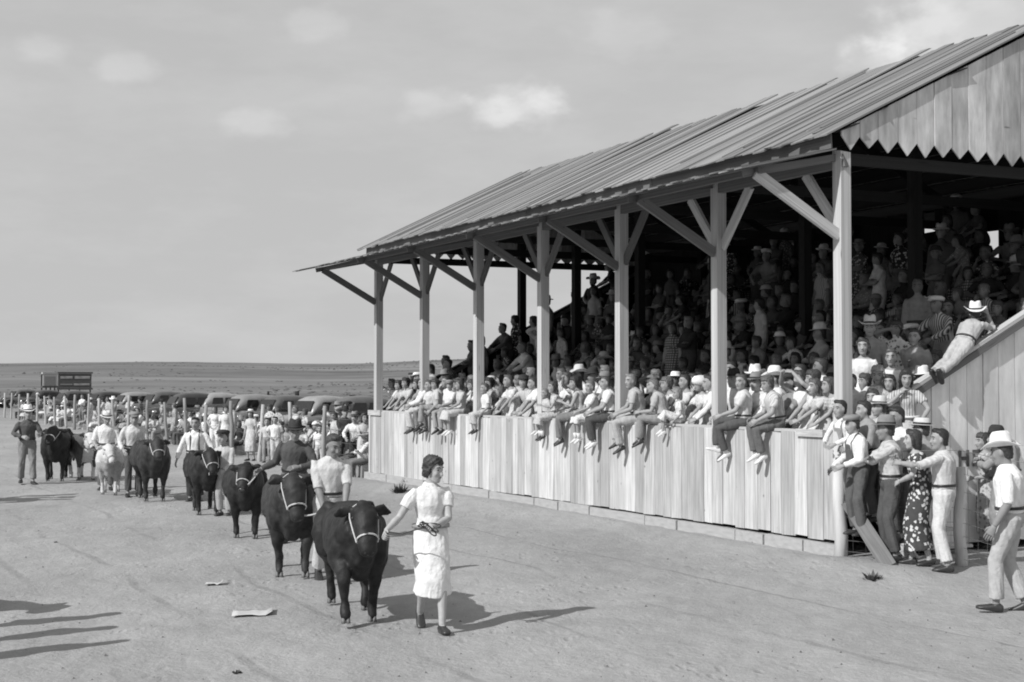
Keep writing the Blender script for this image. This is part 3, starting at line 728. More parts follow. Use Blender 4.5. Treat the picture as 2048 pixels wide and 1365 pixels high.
def hat_mesh(kind):
    bm = bmesh.new(); n = 24
    if kind in ('fedora', 'cowboy', 'boater'):
        br = {'fedora': .140, 'cowboy': .165, 'boater': .138}[kind]; ch = {'fedora': .115, 'cowboy': .135, 'boater': .085}[kind]
        curl = {'fedora': .5, 'cowboy': 2.2, 'boater': .0}[kind]
        def warp(p, r_):
            if r_ > .092 and p.z < .02:
                p.z += curl * max(0, abs(p.x) - .07) ** 1.6 - (.9 * max(0, abs(p.y) - .09) ** 1.6 if kind != 'boater' else 0)
            if kind != 'boater' and p.z > ch * .72:
                k = math.exp(-(p.x / .028) ** 2); p.z -= .028 * k * (p.z / ch) ** 2
                if p.y > .03: p.x *= .78
            return p
        prof = [(.03, -.004), (.088, -.005), (br * .8, -.004), (br, .0), (br, .006), (br * .8, .003), (.090, .006), (.088, .03), (.084, ch * .6), (.078, ch * .85), (.066, ch), (.03, ch * 1.01)]
        lathe(bm, prof, n, warp=warp)
    elif kind == 'cap':
        lathe(bm, [(.05, 0), (.092, 0), (.105, .03), (.10, .05), (.07, .068), (.02, .074)], n, warp=lambda p, r_: V((p.x, p.y + .006, p.z + (p.y > 0) * 0)))
        loft(bm, [(V((0, .09, .012)), V((.075, 0, 0)), V((0, 0, .008))), (V((0, .125, .004)), V((.065, 0, 0)), V((0, 0, .006))), (V((0, .155, -.008)), V((.035, 0, 0)), V((0, 0, .004)))], 10)
    elif kind == 'cloche':
        lathe(bm, [(.05, 0), (.105, -.004), (.118, .0), (.100, .012), (.096, .04), (.08, .075), (.04, .092)], n)
    elif kind == 'bonnet':
        lathe(bm, [(.06, -.06), (.10, -.05), (.125, .0), (.120, .05), (.09, .09), (.03, .11)], n, warp=lambda p, r_: V((p.x, p.y * (1.15 if p.y > 0 else 1) - .012, p.z)))
    return bm_mesh(bm, 'hat_shape')
HAIRM = {k: hair_mesh(k) for k in ('short', 'curly', 'bob', 'long')}
HAIRL = {k: hair_mesh(k, .024) for k in ('short', 'curly', 'bob', 'long')}
HATM = {k: hat_mesh(k) for k in ('fedora', 'cowboy', 'boater', 'cap', 'cloche', 'bonnet')}
bm = bmesh.new(); lathe(bm, [(.08, .006), (.0925, .006), (.0905, .030), (.08, .032)], 24); BAND = bm_mesh(bm, 'band_shape')
HATZ = {'fedora': .055, 'cowboy': .058, 'boater': .062, 'cap': .058, 'cloche': .05, 'bonnet': .035}

SLV = {'short': .34, 'long': .97, 'none': 0, 'elbow': .5, 'rolled': .6, 'puff': .30}
def skirt_bm(bm, g, Lh=.60, infl=0, flare=1.0):
    mk = (g.kn[1] + g.kn[-1]) / 2; ma = (g.an[1] + g.an[-1]) / 2; mh = (g.hj[1] + g.hj[-1]) / 2
    spk = abs((g.kn[1] - g.kn[-1]).x) / 2; spy = abs((g.kn[1] - g.kn[-1]).y) / 2
    pts = [g.sp(.13)[0], g.sp(.03)[0], mh, mh.lerp(mk, .5), mk]; ext = Lh - .43
    d2 = (ma - mk).normalized()
    flare *= .93
    if (mk - mh).normalized().z > -.6: d2 = (d2 * .8 + V((0, .25, 0))).normalized()
    pts.append(mk + d2 * max(ext, .03))
    st_ = (mk - mh).normalized().z < -.6
    W_ = [.130, .170, .182, .180, .182 * flare, .205 * flare] if st_ else [.130, .170, .190, .205, .215 * flare, .235 * flare]; D_ = [.100, .122, .134, .13, .13 * flare, .145 * flare] if st_ else [.100, .122, .140, .15, .155 * flare, .175 * flare]
    rings = []
    for i, p in enumerate(pts):
        d = (pts[min(i + 1, 5)] - pts[max(i - 1, 0)]).normalized(); rt = g.sp(0)[2]; rt = (rt - d * rt.dot(d)).normalized(); fw = d.cross(rt)
        k = (0, 0, .1, .5, .9, 1)[i]
        seated = (mk - mh).normalized().z > -.6
        dd = D_[i] * (.8 if seated else 1)
        rings.append((p, rt * (W_[i] + infl + k * max(spk - .09, 0)), fw * (dd + infl + k * spy * .75)))
    loft(bm, rings, 20)
def piece(name, root, mesh, mats, **kw):
    return link(name, mesh, mats, root, **kw)
CACHE = {}
def person(loc, rz, H, pose, look, label, vox=.018, group=None, cat='person'):
    """A separate figure: the body is one continuous mesh and clothes, hair and hat are its children."""
    sex = look.get('sex', 'm'); child = look.get('child', 0); s = H / 1.72
    key = repr((sorted(pose.items()), sex, child, vox)) ; lk = (look.get('top'), look.get('sleeve'), look.get('bottom'), look.get('hem'), look.get('bare'))
    if key not in CACHE: CACHE[key] = {'rig': make_rig(pose, sex, child)}
    cc = CACHE[key]; g = cc['rig']
    if 'body' not in cc:
        bm = bmesh.new(); torso_bm(bm, g); neck_bm(bm, g); head_bm(bm, g)
        for sd in (1, -1): arm_bm(bm, g, sd); leg_bm(bm, g, sd); foot_bm(bm, g, sd)
        for sd in (1, -1):
            if vox <= .014: pass
        me = remesh(bm, vox * .8, 2)
        hb = bmesh.new()
        for sd in (1, -1): hand_bm(hb, g, sd)
        hm = bm_mesh(hb, 'hands')
        cc['body'] = join_meshes([(me, None, 0), (hm, None, 0)] + face_marks(g), 'body_shape')
    body = link('person', cc['body'], [skin(look.get('skin', .32)), EYE, LIP], None, label=label, category=cat)
    if group: body['group'] = group
    body.location = loc; body.rotation_euler = (0, 0, rz); body.scale = (s, s, s)
    def get(k, fn):
        kk = (k,) + lk
        if kk not in cc: cc[kk] = fn()
        return cc[kk]
    top = look.get('top', 'shirt'); slv = SLV[look.get('sleeve', 'short')]; bot = look.get('bottom', 'trousers'); hem = look.get('hem', .95)
    sd_ = len(CACHE)
    if top == 'dress':
        def f():
            bm = bmesh.new(); torso_bm(bm, g, -.06, .475, .013)
            for sd in (1, -1):
                if slv: arm_bm(bm, g, sd, .014, slv, puff=.014 if look.get('sleeve') == 'puff' else 0)
            skirt_bm(bm, g, look.get('skirtlen', .60)); return remesh(bm, vox * .8, 2, .016, 15, sd_, .3)
        piece('dress', body, get('dress', f), look['topmat'])
    else:
        def f():
            bm = bmesh.new(); torso_bm(bm, g, (.04 if bot == 'skirt' else .02), .485, .016)
            p, up, rt, fw = g.sp(.07); loft(bm, [(g.sp(.045)[0], rt * .155, fw * .12), (p, rt * (.182 if sex == 'm' else .145), fw * (.142 if sex == 'm' else .125)), (g.sp(.16)[0], rt * .176 if sex == 'm' else rt * .14, fw * .125)], 14)
            for sd in (1, -1):
                if slv: arm_bm(bm, g, sd, .013 if slv > .5 else .015, slv, puff=.013 if look.get('sleeve') == 'puff' else 0)
            if sex == 'm' or look.get('collar'): tube(bm, [g.sp(.475)[0], g.sp(.505)[0]], [.078, .064], 12, False)
            return remesh(bm, vox * .8, 2, .017 if vox > .013 else .013, 13, sd_, .6)
        piece('shirt' if not look.get('blouse') else 'blouse', body, get('shirt', f), look['topmat'])
        def f2():
            bm = bmesh.new()
            if bot == 'skirt': skirt_bm(bm, g, look.get('skirtlen', .56))
            else:
                torso_bm(bm, g, -.12, .12 if bot == 'overalls' else .08, .016)
                for sd in (1, -1): leg_bm(bm, g, sd, .020, hem, .076 if hem > .8 else .088)
                if bot == 'overalls':
                    rings = []
                    for d, hw in ((.08, .10), (.2, .10), (.36, .085)):
                        p, up, rt, fw = g.sp(d); dd = [q[2] for q in TORSO[sex] if abs(q[0] - d) < .06][0]
                        rings.append((p + fw * (dd + .010), rt * hw, fw * .018))
                    loft(bm, rings, 10)
            return remesh(bm, vox * .8, 2, .019 if vox > .013 else .013, 15, sd_ + 3, .3)
        piece('skirt' if bot == 'skirt' else ('overalls' if bot == 'overalls' else ('shorts' if hem < .6 else 'trousers')), body, get('trousers', f2), look['botmat'])
    if look.get('belt') or look.get('belt') is None and top == 'shirt' and bot == 'trousers' and vox < .02:
        def f3():
            bm = bmesh.new(); a = g.sp(.062); b = g.sp(.092); loft(bm, [(a[0], a[2] * .188, a[3] * .150), (b[0], b[2] * .188, b[3] * .150)], 22); return bm_mesh(bm, 'belt')
        piece('belt', body, get('belt', f3), look.get('beltmat', BELT))
    if look.get('suspenders') or bot == 'overalls':
        def f4():
            bm = bmesh.new()
            for sd in (1, -1):
                pts = []
                for d, side, fr in ((.10, .09, 1), (.25, .085, 1), (.38, .085, 1), (.455, .085, .55), (.475, .085, 0), (.44, .08, -.8), (.3, .04, -1), (.1, .02 if True else 0, -1)):
                    p, up, rt, fw = g.sp(d); hd = np.interp(d, [q[0] for q in TORSO[sex]], [q[2] for q in TORSO[sex]])
                    hw = np.interp(d, [q[0] for q in TORSO[sex]], [q[1] for q in TORSO[sex]]); kk = math.sqrt(max(0, 1 - (side / hw) ** 2)) if side < hw else .3
                    pts.append(p + rt * sd * side + fw * fr * ((hd + .022) * max(kk, .55)) + up * (.035 if abs(fr) < .6 else 0))
                tube(bm, pts, [.016] * len(pts), 6, False, ref=(1, 0, 0), flat=.5)
            return bm_mesh(bm, 'susp')
        piece('suspenders' if bot != 'overalls' else 'shoulder_straps', body, get('susp', f4), look.get('suspmat', look.get('botmat')))
    if not look.get('barefoot'):
        def f5(sd):
            def q():
                bm = bmesh.new(); foot_bm(bm, g, sd, .008); M = foot_axes(g, sd)
                c = g.an[sd]; loft(bm, [(c + M @ V((0, y, -.074)), M @ V((w_, 0, 0)), M @ V((0, 0, .009))) for y, w_ in ((-.07, .028), (0, .04), (.1, .05), (.17, .036))], 8)
                return remesh(bm, max(vox * .7, .011), 1)
            return q
        for sd in (1, -1): piece('shoe', body, get('shoe%d' % sd, f5(sd)), look.get('shoe', SHOE_D))
        if look.get('socks'):
            def f6():
                bm = bmesh.new()
                for sd in (1, -1):
                    a = g.an[sd]; k = g.kn[sd]; d = (k - a).normalized(); tube(bm, [a - d * .02, a + d * .05, a + d * .11], [.042, .042, .049], 10, False)
                return bm_mesh(bm, 'socks')
            piece('socks', body, get('socks', f6), look['socks'])
    HMt = Matrix.Translation(g.head) @ g.HM.to_4x4() @ Matrix.Scale(g.hs, 4)
    hk = look.get('hair', 'short')
    if hk:
        o = link('hair', HAIRM[hk], hairm(look.get('hairtone', .05)), body); o.matrix_basis = HMt
    ht = look.get('hat')
    if ht:
        o = link('hat', HATM[ht], look.get('hatmat', STRAW), body)
        o.matrix_basis = HMt @ Matrix.Translation((0, -.008, HATZ[ht])) @ Euler((R(look.get('hattilt', 3)), R(look.get('hatroll', 0)), 0)).to_matrix().to_4x4()
        if ht in ('fedora', 'cowboy', 'boater'):
            b_ = link('hat_band', BAND, look.get('bandmat', FELT_D), o)
    body.select_set(False)
    return body, g, s
def world_pt(body, p):
    return Matrix.Translation(body.location) @ Matrix.Rotation(body.rotation_euler.z, 4, 'Z') @ (V(p) * body.scale.x)

# ------------------------------------------------------------------ simple people for the dense crowds (one continuous mesh with clothes by region)
def crowd_mesh(P, sex, child=0, top='shirt', slv=.34, bottom='trousers', hair='short', vox=.027):
    g = make_rig(P, sex, child); prims = []
    bm = bmesh.new(); torso_bm(bm, g, -.2, 1, .012, 12); neck_bm(bm, g); head_bm(bm, g)
    for sd in (1, -1):
        arm_bm(bm, g, sd, .012 if slv > .5 else .005); leg_bm(bm, g, sd, .016 if bottom == 'trousers' else 0, 1.0, .07 if bottom == 'trousers' else None); foot_bm(bm, g, sd, .006)
        prims.append((0 if slv < .9 else 1, g.el[sd], g.wr[sd], .045)); prims.append((1 if slv > .1 else 0, g.sh[sd], g.sh[sd].lerp(g.el[sd], min(slv * 2, 1)), .062))
        if slv < .5: prims.append((0, g.sh[sd].lerp(g.el[sd], slv * 2 + .08), g.el[sd], .052))
        lc = 2 if bottom == 'trousers' else 0
        prims.append((2, g.hj[sd], g.kn[sd], .085)); prims.append((lc, g.kn[sd], g.an[sd], .055))
        M = foot_axes(g, sd); prims.append((3, g.an[sd] + M @ V((0, -.04, -.05)), g.an[sd] + M @ V((0, .13, -.06)), .045))
        # mitten of palm and fingers is built as real fingers below
    if bottom == 'skirt':
        skirt_bm(bm, g); mk = (g.kn[1] + g.kn[-1]) / 2; prims.append((2, g.sp(0)[0], mk, .17)); prims.append((2, mk, mk + ((g.an[1] + g.an[-1]) / 2 - mk) * .3, .2))
    prims.append((1, g.sp(.14)[0], g.sp(.40)[0], .15)); prims.append((2, g.sp(-.08)[0], g.sp(.03)[0], .15)); prims.append((0, g.sp(.5)[0], g.head, .075))
    me = remesh(bm, vox, 1, .006, 10, int(slv * 10))
    n = len(me.polygons); cen = np.empty(n * 3); me.polygons.foreach_get('center', cen); cen = cen.reshape(-1, 3)
    best = np.full(n, 1e9); idx = np.zeros(n, dtype=np.int32)
    for (m_, a, b, r_) in prims:
        a = np.array(a); b = np.array(b); ab = b - a; t_ = np.clip(((cen - a) @ ab) / max(ab @ ab, 1e-9), 0, 1); d = np.linalg.norm(cen - a - t_[:, None] * ab, axis=1) - r_
        mk_ = d < best; best[mk_] = d[mk_]; idx[mk_] = m_
    me.polygons.foreach_set('material_index', idx)
    hb = bmesh.new()
    for sd in (1, -1): hand_bm(hb, g, sd, 4)
    hm = bm_mesh(hb)
    parts = [(me, None, None), (hm, None, 0)]
    fm = face_marks(g); parts += [(fm[0][0], None, 5)]
    HMt = Matrix.Translation(g.head) @ g.HM.to_4x4() @ Matrix.Scale(g.hs, 4)
    parts.append((HAIRL[hair], HMt, 4))
    out_ = join_meshes(parts, 'crowd_shape')
    for mm in (skin(.3), cloth(.5), cloth(.1), SHOE_D, hairm(.05), EYE): out_.materials.append(mm)
    return dict(mesh=out_, HM=HMt, sex=sex, child=child, top=top, bottom=bottom)
SIT = dict(hip=(0, -.02, .115), footR=(.13, .40, -.36), footL=(-.13, .38, -.36), kneeR=(.2, .4, 1), kneeL=(-.2, .4, 1), lean=8, lean0=-4)
def merge(a, **k): d = dict(a); d.update(k); return d
POSES = {
 'sit_lap': merge(SIT, handR=(.10, .26, .24), handL=(-.10, .28, .24), elbR=(1, -.6, -.3), elbL=(-1, -.6, -.3)),
 'sit_fwd': merge(SIT, lean=32, lean0=15, handR=(.12, .40, .26), handL=(-.10, .42, .27), elbR=(1, -.2, -.2), elbL=(-1, -.2, -.2), hpitch=-4),
 'sit_chin': merge(SIT, lean=24, lean0=8, handR=(.06, .32, .56), handL=(-.10, .36, .24), elbR=(.5, .3, -1), elbL=(-1, -.2, -.2), hyaw=14),
 'sit_arms': merge(SIT, lean=2, handR=(-.10, .24, .34), handL=(.10, .25, .30), elbR=(1, -.1, -.6), elbL=(-1, -.1, -.6), hyaw=-16),
 'sit_turn': merge(SIT, lean=10, twist=-18, handR=(.16, .3, .22), handL=(-.22, .12, .1), hyaw=38),
 'sit_shade': merge(SIT, lean=6, handR=(.05, .14, .80), elbR=(1, .4, -.4), handL=(-.1, .3, .24)),
 'stand': dict(handR=(.25, .06, .80), handL=(-.25, .02, .80), footR=(.10, .02, .085), footL=(-.11, -.03, .085), hyaw=10),
 'stand_hip': dict(handR=(.20, .06, .98), elbR=(1, -.7, 0), handL=(-.25, .02, .80), lean=2, hyaw=-18, hip=(.02, 0, .955)),
 'stand_fold': dict(handR=(-.12, .22, 1.18), handL=(.12, .23, 1.13), elbR=(1, .1, -.8), elbL=(-1, .1, -.8), hyaw=15),
 'stand_shade': dict(handR=(.04, .12, 1.60), elbR=(1, .4, -.4), handL=(-.2, .1, .95), elbL=(-1, -.6, 0), hyaw=5),
 'stand_lean': dict(hip=(0, -.08, .94), lean=26, lean0=10, handR=(.14, .42, 1.02), handL=(-.16, .42, 1.02), elbR=(1, -.3, -.2), elbL=(-1, -.3, -.2), hpitch=-6),
}

# ------------------------------------------------------------------ people hanging over and sitting on the front wall
FO = math.atan2(-NEG.x, NEG.y)             # rotation that faces outwards from the stand (local +Y -> NEG)
HF = math.atan2(-SUN_DIR.x, SUN_DIR.y)
WH = cloth(.72); LG = cloth(.52); MG = cloth(.30); DG = cloth(.12); BK = cloth(.045)
KHAKI = cloth(.50); PRINT = cloth(.60, 'floor' if 0 else 'dots', .22); FLORAL = cloth(.07, 'floral', .62); STR = cloth(.68, 'stripes', .22); PLAID = cloth(.55, 'plaid', .25); DENIM = cloth(.11); LPRINT = cloth(.5, 'floral', .25)
WSIT = dict(hip=(0, -.06, .10), lean=10, lean0=-2)
def wsit(**k):
    d = merge(WSIT, footR=(.10, .32, -.42), footL=(-.10, .30, -.42), kneeR=(.15, 1, .6), kneeL=(-.15, 1, .6), handR=(.22, .14, .06), handL=(-.22, .14, .06), toeR=(10, 25), toeL=(-10, 25)); d.update(k); return d
SITTERS = [ # px, height, yaw offset, pose, look, label
 (838, 1.50, -14, wsit(handR=(.12, .34, .18), handL=(-.10, .34, .18), hyaw=20), dict(topmat=WH, botmat=LG, sleeve='long', hairtone=.06), 'boy in white shirt and pale trousers sitting on the wall nearest its far end'),
 (866, 1.46, -26, wsit(footL=(-.16, .40, -.28), lean=16, handR=(.14, .30, .16), hyaw=30), dict(topmat=LG, botmat=MG, sleeve='short', hairtone=.05, hair='curly'), 'boy in grey trousers with one foot lifted, second sitter from far end of wall'),
 (912, 1.42, -5, wsit(handL=(-.12, .30, .14)), dict(sex='f', top='dress', topmat=LG, sleeve='short', barefoot=0, shoe=SHOE_W, hair='bob', hairtone=.07), 'girl in pale dress with bare legs hanging over the wall beside the third post'),
 (962, 1.22, -10, wsit(hyaw=15), dict(child=1, topmat=WH, botmat=LG, sleeve='short', hem=.8, hairtone=.1), 'small boy with dark shoes sitting on the wall just right of the third post'),
 (1082, 1.02, 0, wsit(hyaw=10), dict(child=1, topmat=LG, botmat=LG, hem=.5, shoe=SHOE_W, hairtone=.2), 'small fair child in white shoes sitting on the wall beside the fourth post'),
 (1146, 1.52, -34, wsit(lean=20, handR=(.12, .36, .18), handL=(-.10, .30, .34), hyaw=26, footR=(.10, .36, -.40), footL=(-.05, .34, -.42)), dict(sex='f', topmat=LG, bottom='overalls', botmat=cloth(.2), sleeve='none', hair='curly', hairtone=.04), 'curly haired girl in dark dungarees sitting on the wall, knees pointing left'),
 (1172, 1.30, -12, wsit(handR=(.12, .32, .18), handL=(-.12, .34, .18), hyaw=25), dict(child=1, topmat=WH, botmat=WH, shoe=SHOE_W, hem=.6, hairtone=.16, socks=WH), 'blond boy all in white sitting on the wall between two dark trousered ones'),
 (1207, 1.52, -24, wsit(lean=18, handR=(.10, .34, .16), handL=(-.12, .34, .16), hyaw=20, footR=(.16, .30, -.40)), dict(topmat=WH, botmat=cloth(.09), shoe=SHOE_W, hairtone=.07), 'boy in white shirt, black trousers and white shoes beside the fifth post'),
 (1262, 1.60, -32, wsit(lean=22, lean0=4, handR=(.06, .36, .12), handL=(-.16, .30, .14), hyaw=40, footR=(.12, .34, -.36), footL=(-.10, .26, -.44)), dict(topmat=cloth(.46), botmat=cloth(.42), hairtone=.22), 'tall fair boy in pale work clothes sitting right of the fifth post'),
 (1348, 1.08, -30, wsit(lean=14, footR=(.10, .44, -.16), footL=(-.08, .40, -.2), hyaw=20), dict(sex='f', child=1, top='dress', topmat=cloth(.66, 'dots', .3), shoe=SHOE_W, hair='bob', hairtone=.2), 'little girl in pale dress and white shoes leaning back on the wall'),
 (1470, 1.52, -30, wsit(lean=6, handR=(.20, .20, .12), handL=(-.14, .32, .18), hyaw=48, footR=(.12, .36, -.36), footL=(-.04, .24, -.44), toeR=(10, -15)), dict(topmat=cloth(.6), botmat=cloth(.10), shoe=SHOE_W, socks=WH, hairtone=.10), 'boy in grey shirt and dark trousers sitting just right of the sixth post'),
 (1538, 1.50, -18, wsit(lean=22, lean0=6, handR=(.06, .34, .14), handL=(-.20, .34, .12), hyaw=15, hpitch=10, footR=(.06, .30, -.42), footL=(-.12, .24, -.44)), dict(topmat=cloth(.40, 'stripes', .6), botmat=cloth(.14), shoe=SHOE_W, hair='curly', hairtone=.10), 'boy in striped shirt bending forward on the wall, white shoes crossed'),
]
SITTERS += [
 (852, 1.36, 8, wsit(handR=(.1, .3, .2), hyaw=-10), dict(child=1, topmat=cloth(.6), botmat=cloth(.2), hairtone=.08), 'small boy squeezed between the two long legged boys near the far end'),
 (890, 1.40, 12, wsit(lean=2, hyaw=35, handL=(-.12, .3, .2)), dict(topmat=cloth(.7), botmat=cloth(.34), hairtone=.12, hat='cap', hatmat=FELT_G), 'boy in grey cap sitting left of the bare legged girl'),
 (1100, 1.30, -18, wsit(lean=14, handL=(-.1, .32, .3), hyaw=10), dict(sex='f', child=1, top='dress', topmat=cloth(.5, 'dots', .2), hair='long', hairtone=.06, socks=WH), 'girl in dotted dress and white socks right of the fourth post'),
 (1312, 1.44, -40, wsit(lean=26, lean0=10, handR=(.1, .36, .16), handL=(-.1, .38, .2), hyaw=10, footR=(.1, .42, -.3), footL=(-.1, .40, -.34)), dict(topmat=cloth(.45), botmat=cloth(.28), hairtone=.14), 'boy in grey shirt hunched forward left of the little white shod girl'),
]
WALLTOP = WT + .045
for px, H, yw, pose, look, lab in SITTERS:
    t = t_at_px(px, .02); s = H / 1.72
    person(W(t, .10, WALLTOP + .0), FO + R(yw) * -1 * -1, H, pose, look, lab, .019, 'youngsters sitting on the front wall')
def lean(h=1.72, **k):
    hz_ = .76 / (h / 1.72)        # height of the wall top above the walkway in pose units
    d = dict(hip=(0, -.22, .86), lean=28, lean0=8, handR=(.10, .22, hz_ + .05), handL=(-.14, .24, hz_ + .05), elbR=(1, -.2, -.2), elbL=(-1, -.2, -.2), hpitch=0, footR=(.1, -.25, .085), footL=(-.1, -.2, .085), hdirR=(-.6, .6, 0), hdirL=(.6, .6, 0)); d.update(k); return d
def shade(h, side=1, **k):
    d = lean(h); d['lean'] = 12; d['hand' + ('R' if side > 0 else 'L')] = (side * .04, .18, 1.585); d['elb' + ('R' if side > 0 else 'L')] = (side, .5, -.2); d.update(k); return d
LEANERS = [
 (768, 1.60, 30, shade(1.6), dict(sex='f', top='dress', topmat=WH, hair='bob', hairtone=.1), 'woman in white shading her eyes, first behind the wall at its far end'),
 (786, 1.58, 10, lean(1.58), dict(sex='f', top='dress', topmat=STR, hair='curly', hairtone=.04), 'woman in striped dress behind the wall, second from its far end'),
 (800, 1.64, 20, lean(1.64), dict(sex='f', top='dress', topmat=LG, hair='curly', hairtone=.03), 'dark haired woman in pale dress behind the wall, third from its far end'),
 (822, 1.60, 0, lean(1.6), dict(sex='f', top='dress', topmat=cloth(.3), hair='bob', hairtone=.05), 'woman in grey dress half hidden behind the second post'),
 (880, 1.66, 15, lean(1.66), dict(sex='m', topmat=WH, botmat=DG, sleeve='long', hair='short'), 'man in white shirt behind the boys sitting left of the third post'),
 (900, 1.60, -20, lean(1.6), dict(sex='f', top='dress', topmat=cloth(.55, 'dots', .2), hair='long', hairtone=.05), 'woman in dotted dress leaning on the wall left of the third post'),
 (931, 1.58, 0, lean(1.58), dict(sex='f', top='dress', topmat=WH, hair='curly', hairtone=.05), 'woman in white dress close by the third post'),
 (985, 1.40, -10, lean(1.5), dict(sex='f', child=1, top='dress', topmat=WH, hair='bob', hairtone=.16), 'fair girl in white dress leaning on the wall right of the third post'),
 (1003, 1.68, 10, lean(1.68), dict(sex='f', top='dress', topmat=cloth(.65, 'dots', .3), hair='short', hairtone=.09), 'woman in spotted white blouse standing midway between third and fourth posts'),
 (1034, 1.66, 25, lean(1.66, handR=(.05, .3, 1.0)), dict(sex='f', top='dress', topmat=cloth(.6, 'stripes', .35), hair='bob', hat='cloche', hatmat=FELT_D), 'woman in dark brimmed hat leaning on the wall left of the fourth post'),
 (1052, 1.62, 0, lean(1.62), dict(sex='m', topmat=WH, botmat=DG), 'young man in white shirt close left of the fourth post'),
 (1112, 1.70, 5, lean(1.7, lean=10), dict(sex='f', topmat=WH, bottom='trousers', botmat=WH, hair='bob', hairtone=.06), 'woman all in white standing tall right of the fourth post'),
 (1133, 1.62, 15, shade(1.62), dict(sex='f', top='dress', topmat=WH, hair='long', hairtone=.04), 'dark haired woman in white shading her face above the seated girl in dungarees'),
 (1225, 1.56, -10, lean(1.56), dict(topmat=WH, botmat=DG, hairtone=.06), 'boy in white shirt seen against the fifth post'),
 (1288, 1.55, 20, lean(1.55), dict(sex='f', top='dress', topmat=cloth(.5), hair='bob', hairtone=.08), 'girl in grey dress bending over the wall right of the fifth post'),
 (1318, 1.60, -8, lean(1.6), dict(sex='f', top='dress', topmat=cloth(.62, 'floral', .3), hair='curly', hairtone=.12), 'woman in flowered dress midway between fifth and sixth posts'),
 (1378, 1.58, 10, lean(1.58, lean=14), dict(sex='f', top='dress', topmat=cloth(.62, 'dots', .28), hat='bonnet', hatmat=HWHITE, hair='bob', hairtone=.15), 'woman in white sun bonnet and dotted belted dress left of the sixth post'),
 (1402, 1.62, -15, lean(1.62), dict(topmat=WH, botmat=DG, sleeve='long'), 'boy in long white sleeves with hand on the wall left of the sixth post'),
 (1446, 1.66, 25, lean(1.66, lean=16), dict(topmat=WH, botmat=DG, hat='fedora', hatmat=FELT_D), 'boy in dark hat and white shirt behind the sitter right of the sixth post'),
 (1496, 1.62, 30, lean(1.62), dict(topmat=WH, botmat=DG, hat='fedora', hatmat=FELT_G, sleeve='long'), 'youth in light felt hat bending over the wall'),
 (1573, 1.66, 12, shade(1.66, lean=8), dict(sex='f', top='dress', topmat=cloth(.74), hair='long', hairtone=.05, sleeve='none'), 'girl in sleeveless white dress shading her eyes behind the wall'),
 (1612, 1.56, 8, lean(1.56, handL=(-.05, .34, .92)), dict(sex='f', top='dress', topmat=cloth(.56, 'dots', .3), hair='long', hairtone=.09), 'girl with long wavy hair leaning over the wall near the last post'),
 (1640, 1.58, -14, lean(1.58), dict(sex='f', top='dress', topmat=cloth(.52, 'plaid', .25), hair='bob', hairtone=.07), 'girl in plaid dress beside the last post'),
]
LEANERS += [
 (846, 1.62, -10, lean(1.62, lean=14), dict(sex='f', top='dress', topmat=cloth(.5), hair='bob', hairtone=.03, hat='cloche', hatmat=FELT_G), 'woman in grey brimmed hat just right of the second post'),
 (960, 1.60, 15, lean(1.6, lean=12), dict(sex='f', top='dress', topmat=cloth(.4, 'dots', .7), hair='curly', hairtone=.03), 'woman in dark dotted dress just right of the third post'),
 (1186, 1.64, -10, lean(1.64, lean=10), dict(topmat=cloth(.3), botmat=DG, hat='fedora', hatmat=FELT_G, sleeve='long'), 'man in grey hat and grey shirt behind the boy in white shirt and black trousers'),
 (1245, 1.62, 10, lean(1.62, lean=12), dict(sex='f', top='dress', topmat=WH, hair='long', hairtone=.12), 'long haired woman in white just right of the fifth post'),
 (1345, 1.62, 0, lean(1.62, lean=10), dict(sex='f', top='dress', topmat=cloth(.6), hair='short', hairtone=.04), 'short haired woman in plain pale dress behind the little white shod girl'),
 (1520, 1.66, -20, lean(1.66, lean=10), dict(topmat=WH, botmat=DG, hat='cowboy', hatmat=HWHITE, sleeve='long', hairtone=.04), 'man in tall white hat standing behind the boy in striped shirt'),
 (1556, 1.60, 10, lean(1.6, lean=14), dict(topmat=cloth(.25), botmat=DG, hairtone=.04, hat='cap', hatmat=FELT_D), 'youth in dark cap left of the girl shading her eyes'),
 (1594, 1.66, -20, shade(1.66, -1, lean=6), dict(sex='f', top='dress', topmat=WH, hair='curly', hairtone=.05), 'woman in white raising her arm right of the girl shading her eyes'),
]
for px, H, yw, pose, look, lab in LEANERS:
    t = t_at_px(px, .30)
    person(W(t, .42, .952), FO + R(yw * .8 - 8), H, pose, look, lab, .021, 'people standing behind the front wall')

# ------------------------------------------------------------------ crowd on the seats
PROTO = {}
def proto(key, *a, **k):
    if key not in PROTO: PROTO[key] = crowd_mesh(*a, **k)
    return PROTO[key]
for nm, ps in POSES.items():
    proto(nm + '_m', ps, 'm', 0, slv=.34 if nm in ('sit_fwd', 'stand_hip') else .97)
    proto(nm + '_f', ps, 'f', 0, slv=.30, bottom='skirt', hair='bob' if nm in ('sit_lap', 'stand', 'sit_turn') else 'curly')
for nm in ('sit_lap', 'sit_fwd', 'sit_turn', 'stand'):
    proto(nm + '_c', POSES[nm], 'm', 1, slv=.34, bottom='trousers' if nm != 'sit_turn' else 'skirt', hair='short' if nm != 'sit_turn' else 'bob')
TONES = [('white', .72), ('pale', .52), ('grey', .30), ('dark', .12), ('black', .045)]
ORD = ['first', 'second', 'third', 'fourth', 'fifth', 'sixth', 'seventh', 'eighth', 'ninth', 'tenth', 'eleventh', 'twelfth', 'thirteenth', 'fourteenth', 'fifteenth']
SPECS = []
